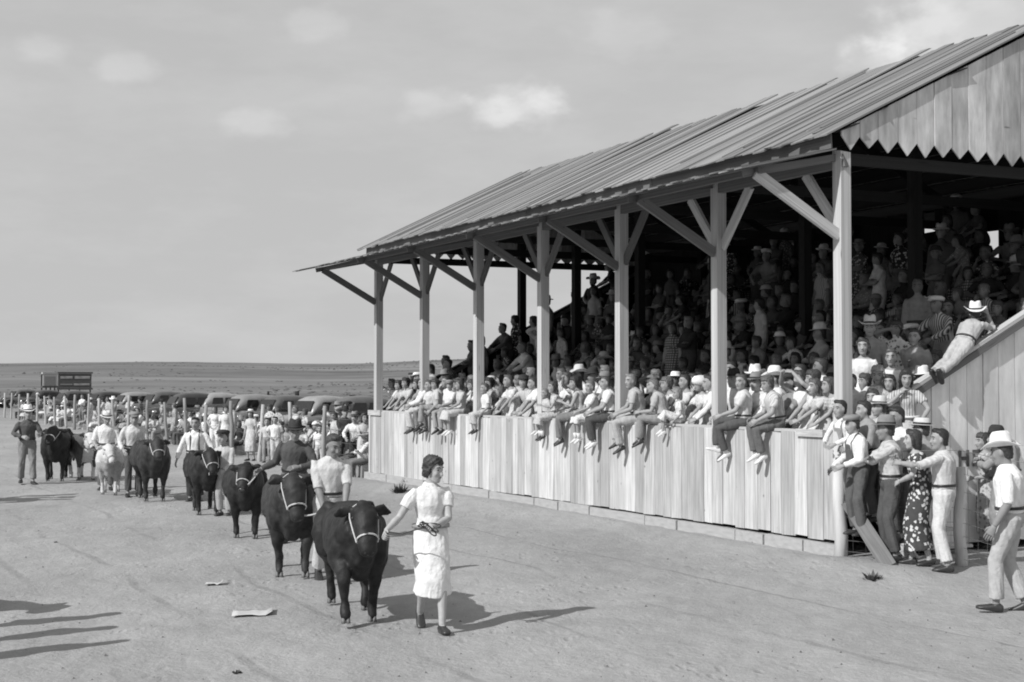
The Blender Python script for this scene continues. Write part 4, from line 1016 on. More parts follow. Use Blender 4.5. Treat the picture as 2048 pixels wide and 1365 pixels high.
def crowd_person(key, loc, rz, H, r, group, light=.5, hatp=.35, dark=0, tag=None):
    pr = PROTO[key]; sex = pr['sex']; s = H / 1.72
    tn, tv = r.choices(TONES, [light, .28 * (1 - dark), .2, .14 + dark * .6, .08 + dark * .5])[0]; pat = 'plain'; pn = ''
    if sex == 'f' or r.random() < .2:
        pat = r.choices(['plain', 'dots', 'floral', 'stripes', 'plaid'], [.45, .2, .2, .1, .05])[0]
        pn = {'plain': '', 'dots': 'dotted ', 'floral': 'flowered ', 'stripes': 'striped ', 'plaid': 'checked '}[pat]
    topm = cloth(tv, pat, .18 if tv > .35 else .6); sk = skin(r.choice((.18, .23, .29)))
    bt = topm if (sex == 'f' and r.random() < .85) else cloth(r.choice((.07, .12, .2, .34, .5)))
    hr = r.choice((.03, .04, .06, .1, .18)); shoe = SHOE_W if r.random() < .25 else SHOE_D; hat = None; hk = hm = None; ha = 0
    if r.random() < (hatp if sex == 'm' else hatp * .35):
        hk = r.choice(('fedora', 'fedora', 'cowboy', 'boater', 'cap')) if sex == 'm' else r.choice(('cloche', 'boater'))
        hm = r.choice((STRAW, FELT_G, FELT_D, HWHITE)); ha = R(r.uniform(-4, 6))
        hat = {STRAW.name: 'straw', FELT_G.name: 'grey', FELT_D.name: 'dark', HWHITE.name: 'white'}[hm.name] + ' ' + {'cloche': 'hat', 'boater': 'boater', 'fedora': 'hat', 'cowboy': 'hat', 'cap': 'cap'}[hk]
    who = {'m': 'man', 'f': 'woman'}[sex] if not pr['child'] else 'child'
    d = '%s in %s %s%s' % (who, tn, pn, 'dress' if sex == 'f' else 'shirt') + (' and ' + hat if hat else '')
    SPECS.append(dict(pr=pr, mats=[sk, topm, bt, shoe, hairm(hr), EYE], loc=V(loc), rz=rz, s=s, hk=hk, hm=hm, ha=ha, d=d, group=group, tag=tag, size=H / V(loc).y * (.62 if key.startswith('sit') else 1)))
    return SPECS[-1]
def make_spec(q):
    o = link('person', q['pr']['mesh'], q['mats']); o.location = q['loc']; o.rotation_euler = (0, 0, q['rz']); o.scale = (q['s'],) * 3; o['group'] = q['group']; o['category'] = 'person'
    if q['hk']:
        h = link('hat', HATM[q['hk']], q['hm'], o); h.matrix_basis = q['pr']['HM'] @ Matrix.Translation((0, -.008, HATZ[q['hk']])) @ Matrix.Rotation(q['ha'], 4, 'X')
    q['o'] = o; return o
rc = random.Random(5)
POSTPX = [to_px(W(i * BAY, .12, 2))[0] for i in range(7)]         # right to left
for k in range(ROWS):
    t = .35 + rc.uniform(0, .2)
    while t < LEN - (.3 if k < 7 else 3.0):
        if rc.random() > (.04 if k < 6 else .16):
            up = rc.random() < (.12 if k < 5 else .36)
            rr = rc.random()
            if up: nm = rc.choice(('stand', 'stand_hip', 'stand_fold', 'stand', 'stand_lean', 'stand_shade' if k < 3 else 'stand_fold'))
            else: nm = rc.choice(('sit_lap', 'sit_lap', 'sit_fwd', 'sit_chin', 'sit_arms', 'sit_turn', 'sit_arms', 'sit_chin', 'sit_shade' if k < 4 else 'sit_lap'))
            sx = '_f' if rr < .5 else '_m'
            if rr > .86 and nm + '_c' in PROTO: sx = '_c'
            H = {'_m': rc.uniform(1.66, 1.82), '_f': rc.uniform(1.54, 1.68), '_c': rc.uniform(1.1, 1.42)}[sx]
            s_ = row_s(k); z_ = row_z(k)
            loc = W(t, s_ + .40, z_ - .08) if up else W(t, s_ + rc.uniform(-.05, .05), z_)
            crowd_person(nm + sx, loc, FO + R(rc.uniform(-18, 36)), H, rc, 'spectators on the bleacher rows', light=(.4, .32, .2, .10, .06, .04, .03, .02, .02)[k], dark=(0, .05, .25, .45, .6, .75, .85, .9, .9)[k], tag=('row', k))  # clothes darken row by row: shade under the roof put into their tones
        t += rc.uniform(.44, .60)
t = .4
while t < LEN - .2:       # a second rank standing on the walkway behind those at the wall
    nm = rc.choice(('stand', 'stand_hip', 'stand_fold', 'stand_shade', 'stand_lean')); sx = rc.choice(('_f', '_f', '_m')) if nm != 'stand' else rc.choice(('_f', '_m', '_c'))
    H = {'_m': rc.uniform(1.60, 1.74), '_f': rc.uniform(1.5, 1.62), '_c': rc.uniform(1.3, 1.5)}[sx]
    crowd_person(nm + sx, W(t, .86 + rc.uniform(-.06, .06), .952), FO + R(rc.uniform(-30, 30)), H, rc, 'second rank standing behind the wall', light=.9, tag=('walk', 0)); t += rc.uniform(.42, .7)
for s_, nm in ((1.1, 'stand_f'), (1.5, 'stand_hip_m'), (2.2, 'stand_fold_m'), (2.45, 'stand_f'), (3.1, 'stand_lean_m'), (3.4, 'stand_hip_f'), (4.3, 'stand_m'), (5.3, 'sit_lap_m'), (6.2, 'stand_lean_f')):
    crowd_person(nm, W(LEN - .3, s_ + .3, 1.20 + .365 * (s_ - 1.3) / .68), FO + R(rc.uniform(-30, 10)), 1.72, rc, 'spectators at the far end rail', light=.05, dark=.7, tag=('rail', 0))  # dark clothes carry the look of backlit silhouettes
BAYN = {0: 'right of last post', 1: 'bay before last post', 2: 'second bay from right', 3: 'middle right bay', 4: 'middle left bay', 5: 'second bay from left', 6: 'leftmost bay', 7: 'beyond far post'}

# ------------------------------------------------------------------ children and grown-ups crowding the steps at the near end
def at(px, Y, z=0): return V(((px - 1024) / F * Y, Y, z))
STAIR = [ # px, Y, floor z, height, heading(deg, 0 = away, 180 = to camera, 90 = to image left), pose, look, label
 (1690, 18.15, .78, 1.30, 120, dict(lean=14, handR=(.14, .34, 1.02), handL=(-.12, .36, 1.0), elbR=(1, -.3, -.6), elbL=(-1, -.3, -.6), hyaw=0), dict(child=1, topmat=WH, bottom='overalls', botmat=cloth(.3), sleeve='long', hair='short', hairtone=.03), 'boy with dark bowl haircut and white sleeves at the corner post'),
 (1716, 17.75, .40, 1.52, 105, dict(lean=8, handR=(.20, .30, .96), handL=(-.1, .30, 1.0), elbR=(.6, -.6, -.8), hyaw=-4, hpitch=8), dict(topmat=WH, bottom='overalls', botmat=DENIM, sleeve='long', hat='cap', hatmat=FELT_G, hairtone=.04), 'boy in dark overalls and white long sleeves leaning on the fence'),
 (1742, 18.0, .55, 1.55, 95, dict(lean=12, handR=(.16, .36, 1.06), handL=(-.12, .34, 1.05), elbR=(.8, -.4, -.7)), dict(topmat=MG, botmat=DENIM, sleeve='long', hairtone=.03), 'boy in dark grey shirt with dark hair between two lads'),
 (1746, 18.6, .80, 1.42, 150, dict(handR=(.05, .26, 1.20), handL=(-.1, .3, 1.0), elbR=(1, 0, -.6), hyaw=0), dict(sex='f', child=1, top='dress', topmat=cloth(.4), hair='long', hairtone=.05), 'girl with long dark curls facing out from the steps'),
 (1757, 19.1, .95, 1.62, 165, dict(handR=(.10, .26, 1.10), handL=(-.12, .26, 1.1), elbR=(1, 0, -.6), elbL=(-1, 0, -.6), hpitch=14, hyaw=-10), dict(sex='f', top='dress', topmat=cloth(.6, 'dots', .35), hair='curly', hairtone=.30), 'blond curly haired woman looking down on the steps'),
 (1812, 18.9, .90, 1.62, 160, dict(lean=8, handR=(.08, .20, 1.34), elbR=(.8, .3, -.8), handL=(-.22, .30, .98), elbL=(-1, -.4, -.2), hyaw=12, hpitch=12), dict(sex='f', topmat=cloth(.62, 'stripes', .25), blouse=1, collar=0, sleeve='puff', bottom='skirt', botmat=cloth(.6, 'floral', .25), hair='long', hairtone=.04, beltmat=WH, belt=1), 'young woman in striped puff sleeved blouse with hand to her mouth by the sloping rail'),
 (1706, 18.9, 1.05, 1.40, 140, dict(lean=8, handR=(.12, .3, 1.0)), dict(topmat=LG, botmat=DG, hairtone=.05), 'boy in pale shirt peering over the bowl haired boy'),
 (1728, 19.5, 1.30, 1.66, 150, dict(lean=5, hyaw=10), dict(sex='f', top='dress', topmat=WH, hair='bob', hairtone=.05), 'woman in white dress at the foot of the seats right of last post'),
 (1783, 19.6, 1.2, 1.60, 165, dict(lean=5, hyaw=-10, handL=(.04, .2, 1.2)), dict(sex='f', top='dress', topmat=WH, hair='short', hairtone=.12), 'woman in white with her sleeve lit beside the blond woman'),
 (1800, 17.9, .30, 1.72, 120, dict(lean=4, handR=(.10, .24, 1.0), handL=(-.16, .22, .95), hyaw=-5, hpitch=6), dict(topmat=cloth(.76), botmat=DG, sleeve='short', hairtone=.03, skin=.26), 'dark haired young man in white t-shirt standing above the man in felt hat'),
]
STAIR += [
 (1768, 18.35, .62, 1.50, 110, dict(lean=10, handR=(.10, .24, 1.06), handL=(-.12, .26, 1.0), hyaw=-10), dict(topmat=LG, botmat=DG, hat='fedora', hatmat=STRAW, hairtone=.05), 'boy in straw hat squeezed between the dark haired lads on the steps'),
 (1782, 19.0, .95, 1.50, 150, dict(lean=10, handR=(.08, .26, 1.1)), dict(sex='f', top='dress', topmat=cloth(.3), hair='bob', hairtone=.03), 'girl in grey dress behind the white t-shirt'),
 (1702, 19.6, 1.35, 1.55, 150, dict(lean=8), dict(topmat=WH, botmat=DG, hat='fedora', hatmat=FELT_D), 'man in dark hat and white shirt just right of the last post'),
 (1742, 20.2, 1.62, 1.62, 150, dict(lean=6, hyaw=12), dict(topmat=cloth(.3), botmat=DG, hat='cowboy', hatmat=STRAW), 'man in broad straw hat above the blond woman'),
 (1832, 20.0, 1.5, 1.60, 150, dict(lean=10, handR=(.05, .2, 1.2)), dict(topmat=cloth(.34), botmat=DG, hairtone=.05), 'man in plain grey shirt turned away above the striped blouse'),
 (1728, 18.35, .5, 1.30, 110, dict(lean=10, handR=(.10, .24, 1.0)), dict(child=1, topmat=cloth(.2), botmat=DG, hairtone=.04), 'small boy in dark shirt low between the overalls and the dark lad'),
]
for px, Y, z, H, hd, pose, look, lab in STAIR:
    person(at(px, Y, z), R(hd), H, pose, look, lab, .019, 'people crowding the steps')
# the group at the wire fence
def gat(px, yf):
    p = ground_px(px, yf); return V((p.x, p.y, hz(p.x, p.y)))
person(gat(1782, 1140), R(85), 1.76, dict(lean=6, lean0=2, handR=(-.14, .27, 1.24), handL=(.13, .30, 1.20), elbR=(.8, .2, -.3), elbL=(-.9, .2, -.2), footR=(.12, .02, .085), footL=(-.12, -.02, .085), hyaw=-6, hpitch=2, hdirR=(-.4, .6, .1), hdirL=(.5, .6, .1)),
       dict(topmat=cloth(.50, 'plaid', .36), botmat=cloth(.09), sleeve='rolled', hat='fedora', hatmat=FELT_G, hatroll=0, skin=.24), 'man in grey felt hat and dark trousers resting folded arms on the fence', .015)
person(gat(1838, 1146), R(80), 1.66, dict(lean=8, handR=(.12, .30, 1.34), handL=(-.12, .26, 1.06), elbR=(.8, -.4, -.4), elbL=(-1, -.2, -.2), footR=(.07, .1, .085), footL=(-.07, -.1, .085)),
       dict(sex='f', top='dress', topmat=FLORAL, sleeve='short', skirtlen=.74, hair='bob', hairtone=.04, skin=.38), 'woman in dark dress with white flowers holding on to the man before her', .015)
person(gat(1852, 1118), R(70), 1.74, dict(lean=6, handR=(.2, .3, 1.1), handL=(-.1, .3, 1.2)), dict(topmat=cloth(.28), botmat=BK, sleeve='long', hat='boater', hatmat=STRAW), 'man in white straw hat hidden behind the woman in flowered dress', .018)
person(gat(1886, 1152), R(62), 1.70, dict(lean=4, lean0=1, handR=(.20, .30, 1.02), handL=(-.22, .46, 1.30), elbR=(1, -.1, -.4), elbL=(-1, .0, -.4), footR=(.10, .04, .085), footL=(-.13, -.06, .085), hyaw=26, hdirR=(0, .6, -.5)),
       dict(topmat=cloth(.60, 'stripes', .48), botmat=cloth(.60), sleeve='elbow', hairtone=.025, skin=.30), 'dark haired man in pale striped shirt and light trousers with his arm outstretched', .014)
person(gat(1972, 1100), R(100), 1.60, dict(lean=6, handR=(.14, .34, 1.16), handL=(-.10, .28, 1.05), elbR=(.8, -.4, -.6), hyaw=0), dict(sex='f', top='dress', topmat=LPRINT, skirtlen=.80, hair='curly', hairtone=.05), 'woman in pale printed dress behind the walking man', .018)
person(gat(2018, 1092), R(80), 1.80, dict(lean=2, handR=(.1, .24, 1.2)), dict(topmat=MG, botmat=DG, hat='boater', hatmat=HWHITE, sleeve='long'), 'tall man in white straw hat with dark band by the lettered wall', .018)
person(gat(1998, 1108), R(75), 1.66, dict(lean=4, handR=(.06, .28, 1.28), handL=(-.04, .28, 1.24), elbR=(.9, .1, -.4), elbL=(-.9, .1, -.4)), dict(topmat=cloth(.3), botmat=MG, hat='fedora', hatmat=FELT_D, sleeve='long'), 'man in dark brimmed hat holding something dark before him', .018)
wm, gg, ss = person(gat(2018, 1222), R(68), 1.76, dict(lean=5, lean0=2, hip=(0, 0, .95), footR=(.09, -.12, .095), footL=(-.08, .14, .085), toeR=(6, 14), toeL=(-5, -8), handR=(.23, .10, .84), handL=(-.24, .14, .86), elbR=(.6, -1, -.3), elbL=(-.6, -1, -.3), hpitch=10, hyaw=-6),
       dict(topmat=cloth(.78), botmat=cloth(.44), sleeve='elbow', hat='cowboy', hatmat=HWHITE, hairtone=.04, skin=.25), 'man in white cowboy hat, white shirt and pale trousers striding in from the right edge', .014)
# boy stretched along the sloping rail
sx2 = s_at_px(1972, -.02); pr_ = W(-.02, sx2 - .42, railz(sx2 - .42) + .12)
person(pr_, math.atan2(-NI.x, NI.y) + R(14), 1.50, dict(hip=(0, 0, .02), lean=44, lean0=40, footR=(.07, -.80, -.46), footL=(-.06, -.76, -.44), kneeR=(.1, .2, -1), kneeL=(-.1, .2, -1), toeR=(0, 60), toeL=(0, 60), handR=(.10, .56, .50), elbR=(.4, .3, -1), handL=(-.12, .50, .26), elbL=(-.6, .3, -1), hyaw=36, hpitch=-4),
       dict(topmat=cloth(.42), botmat=cloth(.46), sleeve='rolled', hat='cowboy', hatmat=HWHITE, hairtone=.03, skin=.28), 'boy in white hat stretched along the sloping rail with hand to his mouth', .016)

# ------------------------------------------------------------------ cattle
def steer_mesh(legs, head_yaw=0, head_pitch=0, vox=.02, seed=0, fat=1.0, marks=None):
    bm = bmesh.new()
    BAR = [(-.80, .96, .07, .08), (-.76, .93, .18, .18), (-.64, .89, .255, .27), (-.42, .84, .285, .30), (-.1, .81, .31, .335), (.18, .80, .295, .345), (.40, .81, .26, .34), (.56, .82, .22, .31), (.68, .83, .16, .24), (.76, .85, .08, .13)]
    rg = []
    for y, z, a, b in BAR:
        ring = []
        for i in range(24):
            th = 2 * math.pi * i / 24; cx, sx_ = math.cos(th), math.sin(th); p = 2.5
            xx = a * fat * math.copysign(abs(cx) ** (2 / p), cx); zz_ = b * math.copysign(abs(sx_) ** (2 / p), sx_)
            if sx_ < -.2: xx *= 1 - .22 * (-sx_ - .2)          # belly narrows
            if sx_ > .5: zz_ -= .03 * (1 - abs(cx))              # dip along the spine
            ring.append(bm.verts.new((xx, y, z + zz_)))
        rg.append(ring)
    for r1, r2 in zip(rg, rg[1:]):
        for i in range(24): bm.faces.new((r1[i], r1[(i + 1) % 24], r2[(i + 1) % 24], r2[i]))
    bm.faces.new(rg[0][::-1]); bm.faces.new(rg[-1])
    for sg in (1, -1):
        blob(bm, (sg * .20, -.50, 1.07), (.08, .10, .07)); blob(bm, (sg * .10, .36, 1.10), (.08, .14, .06)); blob(bm, (sg * .17, -.76, .98), (.06, .05, .07))
    tube(bm, [(0, .30, .50), (0, .54, .53), (0, .66, .64)], [.10, .11, .09], 10)
    HM = Matrix.Rotation(R(head_yaw), 3, 'Z') @ Matrix.Rotation(R(head_pitch), 3, 'X'); hb = V((0, .84, 1.05))
    Hp = lambda x, y, z: hb + HM @ V((x, y, z))
    tube(bm, [(0, .45, .90), (0, .62, .94), hb + V((0, -.04, -.03))], [.29, .24, .17], 14, False)
    tube(bm, [(0, .5, .62), (0, .68, .70), Hp(0, .0, -.12)], [.15, .13, .10], 10)
    # head: poll, brow, cheeks, muzzle
    loft(bm, [(Hp(0, -.05, .10), HM @ V((.07, 0, 0)), HM @ V((0, .035, .05))), (Hp(0, .0, .085), HM @ V((.118, 0, 0)), HM @ V((0, .065, .09))), (Hp(0, .08, .03), HM @ V((.128, 0, 0)), HM @ V((0, .075, .105))),
              (Hp(0, .15, -.05), HM @ V((.115, 0, 0)), HM @ V((0, .068, .10))), (Hp(0, .215, -.13), HM @ V((.095, 0, 0)), HM @ V((0, .056, .08))), (Hp(0, .265, -.20), HM @ V((.090, 0, 0)), HM @ V((0, .050, .064))),
              (Hp(0, .295, -.245), HM @ V((.084, 0, 0)), HM @ V((0, .045, .050))), (Hp(0, .31, -.27), HM @ V((.035, 0, 0)), HM @ V((0, .02, .022)))], 14)
    blob(bm, Hp(0, -.01, .155), (.07, .06, .05), HM)
    for sg in (1, -1):
        blob(bm, Hp(sg * .095, .075, .055), (.028, .035, .03), HM)
        e0 = Hp(sg * .10, -.03, .10); e1 = Hp(sg * .20, -.05, .085); e2 = Hp(sg * .29, -.04, .06)
        fw_ = HM @ V((0, .25, 1)).normalized()
        loft(bm, [(e0, fw_ * .028, HM @ V((0, .024, 0))), (e0.lerp(e1, .5), fw_ * .062, HM @ V((0, .022, 0))), (e1, fw_ * .07, HM @ V((0, .018, 0))), (e1.lerp(e2, .6), fw_ * .05, HM @ V((0, .014, 0))), (e2, fw_ * .012, HM @ V((0, .008, 0)))], 10)
    hooves = []
    for (k, x0, y0) in (('fl', -.185, .46), ('fr', .185, .46), ('rl', -.19, -.56), ('rr', .19, -.56)):
        dy, lift, dx = legs.get(k, (0, 0, 0)); fx = x0 * .80 + dx
        if k[0] == 'f':
            foot = V((fx, y0 + dy, .035 + lift)); kn = V((x0 * .9, y0 + dy * .55 + (.06 if lift else 0.01), .42 + lift * .7)); fet = foot + V((0, -.02 if not lift else -.05, .12))
            tube(bm, [(x0 * .80, y0 - .04, .82), (x0 * .92, y0 - .02 + dy * .15, .62), kn + V((0, 0, .07)), kn, kn.lerp(fet, .35), kn.lerp(fet, .8), fet, foot + V((0, .01, .03))], [.17, .135, .082, .072, .052, .045, .052, .046], 12)
            blob(bm, (x0 * .9, y0 + .03, .78), (.13, .16, .24))
        else:
            foot = V((fx, y0 + dy - .02, .035 + lift)); hk = V((x0 * .92, y0 + dy * .6 - .10, .46 + lift * .6)); st = V((x0 * 1.12, y0 + dy * .35 + .16, .66)); fet = foot + V((0, -.015, .12))
            tube(bm, [(x0 * .85, y0 + .0, .92), (x0 * 1.05, y0 + .08, .76), st, st.lerp(hk, .6), hk, hk.lerp(fet, .35), hk.lerp(fet, .8), fet, foot + V((0, .01, .03))], [.20, .19, .145, .085, .066, .052, .045, .052, .046], 12)
        hooves.append(foot)
    tube(bm, [(0, -.76, 1.08), (0, -.84, .95), (0.01, -.84, .70), (.02, -.82, .45)], [.035, .028, .022, .04], 8)
    me = remesh(bm, vox, 3, .016, 8, seed)
    # hooves, eyes, nose
    hvm = []
    for f in hooves:
        hv = bmesh.new()
        for sg in (1, -1):
            loft(hv, [(f + V((sg * .021, .0, .035)), V((.020, 0, 0)), V((0, .034, 0))), (f + V((sg * .023, .012, -.005)), V((.022, 0, 0)), V((0, .040, 0))), (f + V((sg * .024, .018, -.034)), V((.023, 0, 0)), V((0, .046, 0)))], 8)
        hvm.append(bm_mesh(hv, 'hoof'))
    eyes_ = []
    for sg in (1, -1):
        ey = bmesh.new(); blob(ey, Hp(sg * .122, .095, .045), (.016, .02, .018), HM); eyes_.append(('eye', bm_mesh(ey, 'eye')))
    nb = bmesh.new(); blob(nb, Hp(0, .307, -.237), (.058, .022, .036), HM)
    for sg in (1, -1):
        ey = bmesh.new(); blob(ey, Hp(sg * .034, .324, -.240), (.012, .009, .013), HM); eyes_.append(('nostril', bm_mesh(ey, 'nostril')))
    return me, hvm, eyes_, bm_mesh(nb), Hp, HM, hooves
BLACKH = simple('black_hide', .017, .62, .35, 9, .7, .02); HOOF = simple('hoof', .16, .5); NOSE = simple('nose', .05, .3, .5); REDH = simple('red_hide', .075, .6, .4, 24, .4, .006); WHIDE = simple('white_hide', .58, .7, .3, 24, .15, .006); PALEH = simple('pale_hide', .36, .7, .3, 22, .2, .006)
BROWNB = simple('brown_black_hide', .030, .62, .35, 8, .7, .02)
def steer(loc, rz, size, legs, label, hide=BLACKH, head_yaw=0, head_pitch=0, vox=.02, seed=0, fat=1.0, face=None, halter=ROPE, rope_to=None, group='steers led in the parade'):
    me, hv, ey, ns, Hp, HM, hooves = steer_mesh(legs, head_yaw, head_pitch, vox, seed, fat)
    if face:
        n = len(me.polygons); cen = np.empty(n * 3); me.polygons.foreach_get('center', cen); cen = cen.reshape(-1, 3)
        hc = np.array(Hp(0, .12, -.06)); jit = fbm(cen[:, 0] * 9, cen[:, 1] * 9 + cen[:, 2] * 7, 3, 2)
        if face == 'white_face':
            msk = (np.linalg.norm(cen - hc, axis=1) + jit * .08 < .235) & (np.abs(cen[:, 0] - Hp(0, 0, 0).x) < .135)
            msk |= (cen[:, 2] < .33 + jit * .12) | ((cen[:, 1] > .5) & (cen[:, 2] < .76 + jit * .2) & (np.abs(cen[:, 0]) < .13))
        else:   # pale animal, white above and on the head
            msk = (cen[:, 2] > .78 + jit * .25) | (np.linalg.norm(cen - hc, axis=1) < .25) | (cen[:, 2] < .32 + jit * .1)
        me.polygons.foreach_set('material_index', msk.astype(np.int32))
    mm = join_meshes([(me, None, None)], 'steer_shape')
    st = link('steer', mm, [hide, WHIDE] if face else [hide], None, label=label, category='steer', group=group)
    st.location = loc; st.rotation_euler = (0, 0, rz); st.scale = (size,) * 3
    for h_ in hv: link('hoof', h_, HOOF, st)
    for en, em in ey: link(en, em, EYE, st)
    link('nose', ns, NOSE if face is None else simple('pale_nose', .4, .5), st)
    hb = bmesh.new()
    def around(y, z, hw, hd, r_=.009):
        pts = []
        for i in range(17):
            a = 2 * math.pi * i / 16; pts.append(Hp(math.cos(a) * hw, y + math.sin(a) * hd * .62, z + math.sin(a) * hd * .78))
        tube(hb, pts, [r_] * 17, 6, False)
    around(.232, -.135, .104, .088, .0095)
    for sg in (1, -1):
        tube(hb, [Hp(sg * .103, .22, -.16), Hp(sg * .124, .12, -.06), Hp(sg * .138, .03, .03), Hp(sg * .125, -.06, .10), Hp(sg * .04, -.09, .15)], [.0075] * 5, 6)
    link('halter', bm_mesh(hb, 'halter'), halter, st)
    if rope_to is not None:
        Mi = (Matrix.Translation(loc) @ Matrix.Rotation(rz, 4, 'Z') @ Matrix.Scale(size, 4)).inverted()
        a = Hp(0.02, .22, -.22); pts = [a]
        cur = a
        for q in rope_to:
            b = Mi @ V(q); n = 7
            for i in range(1, n + 1):
                f = i / n; p = cur.lerp(b, f); p.z -= .10 * math.sin(math.pi * f) * min((b - cur).length, 1); pts.append(p)
            cur = b
        rb = bmesh.new(); tube(rb, pts, [.010] * len(pts), 6, False); link('lead_rope', bm_mesh(rb, 'rope'), halter, st)
    return st, (lambda x, y, z: Matrix.Translation(loc) @ Matrix.Rotation(rz, 4, 'Z') @ (Hp(x, y, z) * size))
def heading(dx, dy): return math.atan2(-dx, dy)
PAR = heading(.42, -.9)
# woman leading the first steer
wp = ground_px(866, 1256); wp.z = hz(wp.x, wp.y)
WR = heading(.28, -.96)
def toloc(p, base, rz, s): return (Matrix.Rotation(-rz, 4, 'Z') @ (V(p) - base)) / s
halter_hand = at(772, 12.95, 2.3 - (1062 - HOR) / F * 12.95); hip_hand = at(873, 12.95, 2.3 - (1050 - HOR) / F * 12.95)
WS = 1.66 / 1.72
wl_R = toloc(halter_hand, wp, WR, WS); wl_L = toloc(hip_hand, wp, WR, WS)
person(wp, WR, 1.66, dict(lean=5, lean0=1, tilt=3, handR=tuple(wl_R), handL=tuple(wl_L), elbR=(.5, -.3, -1), elbL=(-1, -.9, -.2), footR=(.08, -.20, .15), footL=(-.04, .24, .085), kneeR=(.05, 1, 0), kneeL=(-.05, 1, 0), toeR=(4, 32), toeL=(-4, -4), hip=(.02, 0, .94), hyaw=42, hpitch=8, twist=4, hdirR=(.3, .9, -.3), gripR=.9, gripL=.9, hdirL=(.7, .5, .1)),
       dict(sex='f', topmat=cloth(.72), blouse=1, collar=1, sleeve='puff', bottom='skirt', botmat=cloth(.76), skirtlen=.55, hair='curly', hairtone=.045, skin=.40, shoe=SHOE_D, belt=1, beltmat=cloth(.3)), 'woman in white short sleeved dress leading the first black steer by its halter', .0125)
# coil of strap held at her waist
cb = bmesh.new(); cc_ = hip_hand + V((-.06, -.05, .0))
for k in range(3):
    pts = [cc_ + V((math.cos(a + k) * (.105 - .02 * k), .03 * math.sin(2 * a) - .025 * k, math.sin(a) * (.022 + .022 * k) - .01 * k)) for a in [2 * math.pi * i / 14 for i in range(15)]]
    tube(cb, pts, [.0065] * 15, 6, False)
tube(cb, [cc_, cc_ + V((-.12, -.05, -.03)), cc_.lerp(halter_hand, .6) + V((0, -.03, -.04)), halter_hand], [.006] * 4, 6)
link('coiled_lead_strap', bm_mesh(cb, 'strap'), DARKROPE, None, label='coiled dark lead strap held at the waist of the woman in white', category='strap')
p1 = V((-1.58, 14.02, 0)); p1.z = hz(p1.x, p1.y)
steer(p1, heading(.22, -.975), .98, dict(fl=(-.12, .0, 0), fr=(.20, .05, 0), rl=(.16, .0, -.02), rr=(-.18, .03, 0)), 'black steer at the head of the parade, its halter held by the woman in white', head_yaw=4, head_pitch=-6, vox=.0165, seed=1)
# second steer and its handler
p2 = ground_px(572, 1150); p2 = V((p2.x + .03, p2.y + .35, 0)); p2.z = hz(p2.x, p2.y)
mp2 = ground_px(661, 1160); mp2.z = hz(mp2.x, mp2.y); MR = heading(.30, -.95)
hL = at(650, mp2.y - .25, 2.3 - (1020 - HOR) / F * (mp2.y - .25)); hR = at(640, mp2.y + .05, 2.3 - (1015 - HOR) / F * mp2.y)
st2, hp2 = steer(p2, heading(.16, -.985), 1.04, dict(fl=(.18, .03, 0), fr=(-.14, .0, 0), rl=(-.16, .02, 0), rr=(.16, .0, 0)), 'black steer second in the parade, head lowered, white rope halter', head_yaw=14, head_pitch=-16, vox=.0175, seed=4, hide=BROWNB, rope_to=[hL])
hL2 = at(692, mp2.y - .32, 2.3 - (1005 - HOR) / F * mp2.y); ml = toloc(hL2, mp2, MR, 1.80 / 1.72); mr_ = toloc(hL, mp2, MR, 1.80 / 1.72)
person(mp2, MR, 1.76, dict(lean=6, handR=tuple(mr_), handL=tuple(ml), elbR=(.7, -.8, -.4), elbL=(-1, -.5, -.3), footR=(.10, -.18, .12), footL=(-.10, .20, .085), toeR=(5, 25), hip=(0, 0, .94), hyaw=22, hpitch=20, gripL=.9, gripR=.8),
       dict(topmat=cloth(.56), botmat=cloth(.56), sleeve='elbow', hair='short', hairtone=.05, skin=.24, shoe=SHOE_D), 'dark haired young man in open pale shirt looking down beside the second steer', .0125)
# third steer and the man with outstretched arm
p3 = ground_px(480, 1078); p3 = V((p3.x + .0, p3.y + .5, 0)); p3.z = hz(p3.x, p3.y)
mp3 = ground_px(590, 1085); mp3 = V((mp3.x, mp3.y, 0)); mp3.z = hz(mp3.x, mp3.y)
hnd = at(522, mp3.y - .1, 2.3 - (938 - HOR) / F * mp3.y)
steer(p3, heading(.20, -.98), .93, dict(fl=(.05, 0, 0), fr=(-.1, 0, 0), rl=(-.1, 0, 0), rr=(.1, 0, 0)), 'black steer third in the parade with a pale noseband, beside the man in dark shirt', head_yaw=-14, head_pitch=2, vox=.021, seed=6, rope_to=[hnd])
person(mp3, heading(-.05, -1), 1.76, dict(lean=16, tilt=-6, handR=tuple(toloc(hnd, mp3, heading(-.05, -1), 1.76 / 1.72)), handL=(-.12, .26, 1.08), elbR=(.3, -.4, -.8), elbL=(-1, -.3, -.5), footR=(.10, .08, .085), footL=(-.10, -.14, .10), hpitch=12, hyaw=14, gripR=.9),
       dict(topmat=cloth(.09), botmat=cloth(.15), sleeve='long', hat='fedora', hatmat=FELT_D, hairtone=.03, skin=.22), 'man in dark shirt and hat reaching out to lead the third steer', .017)
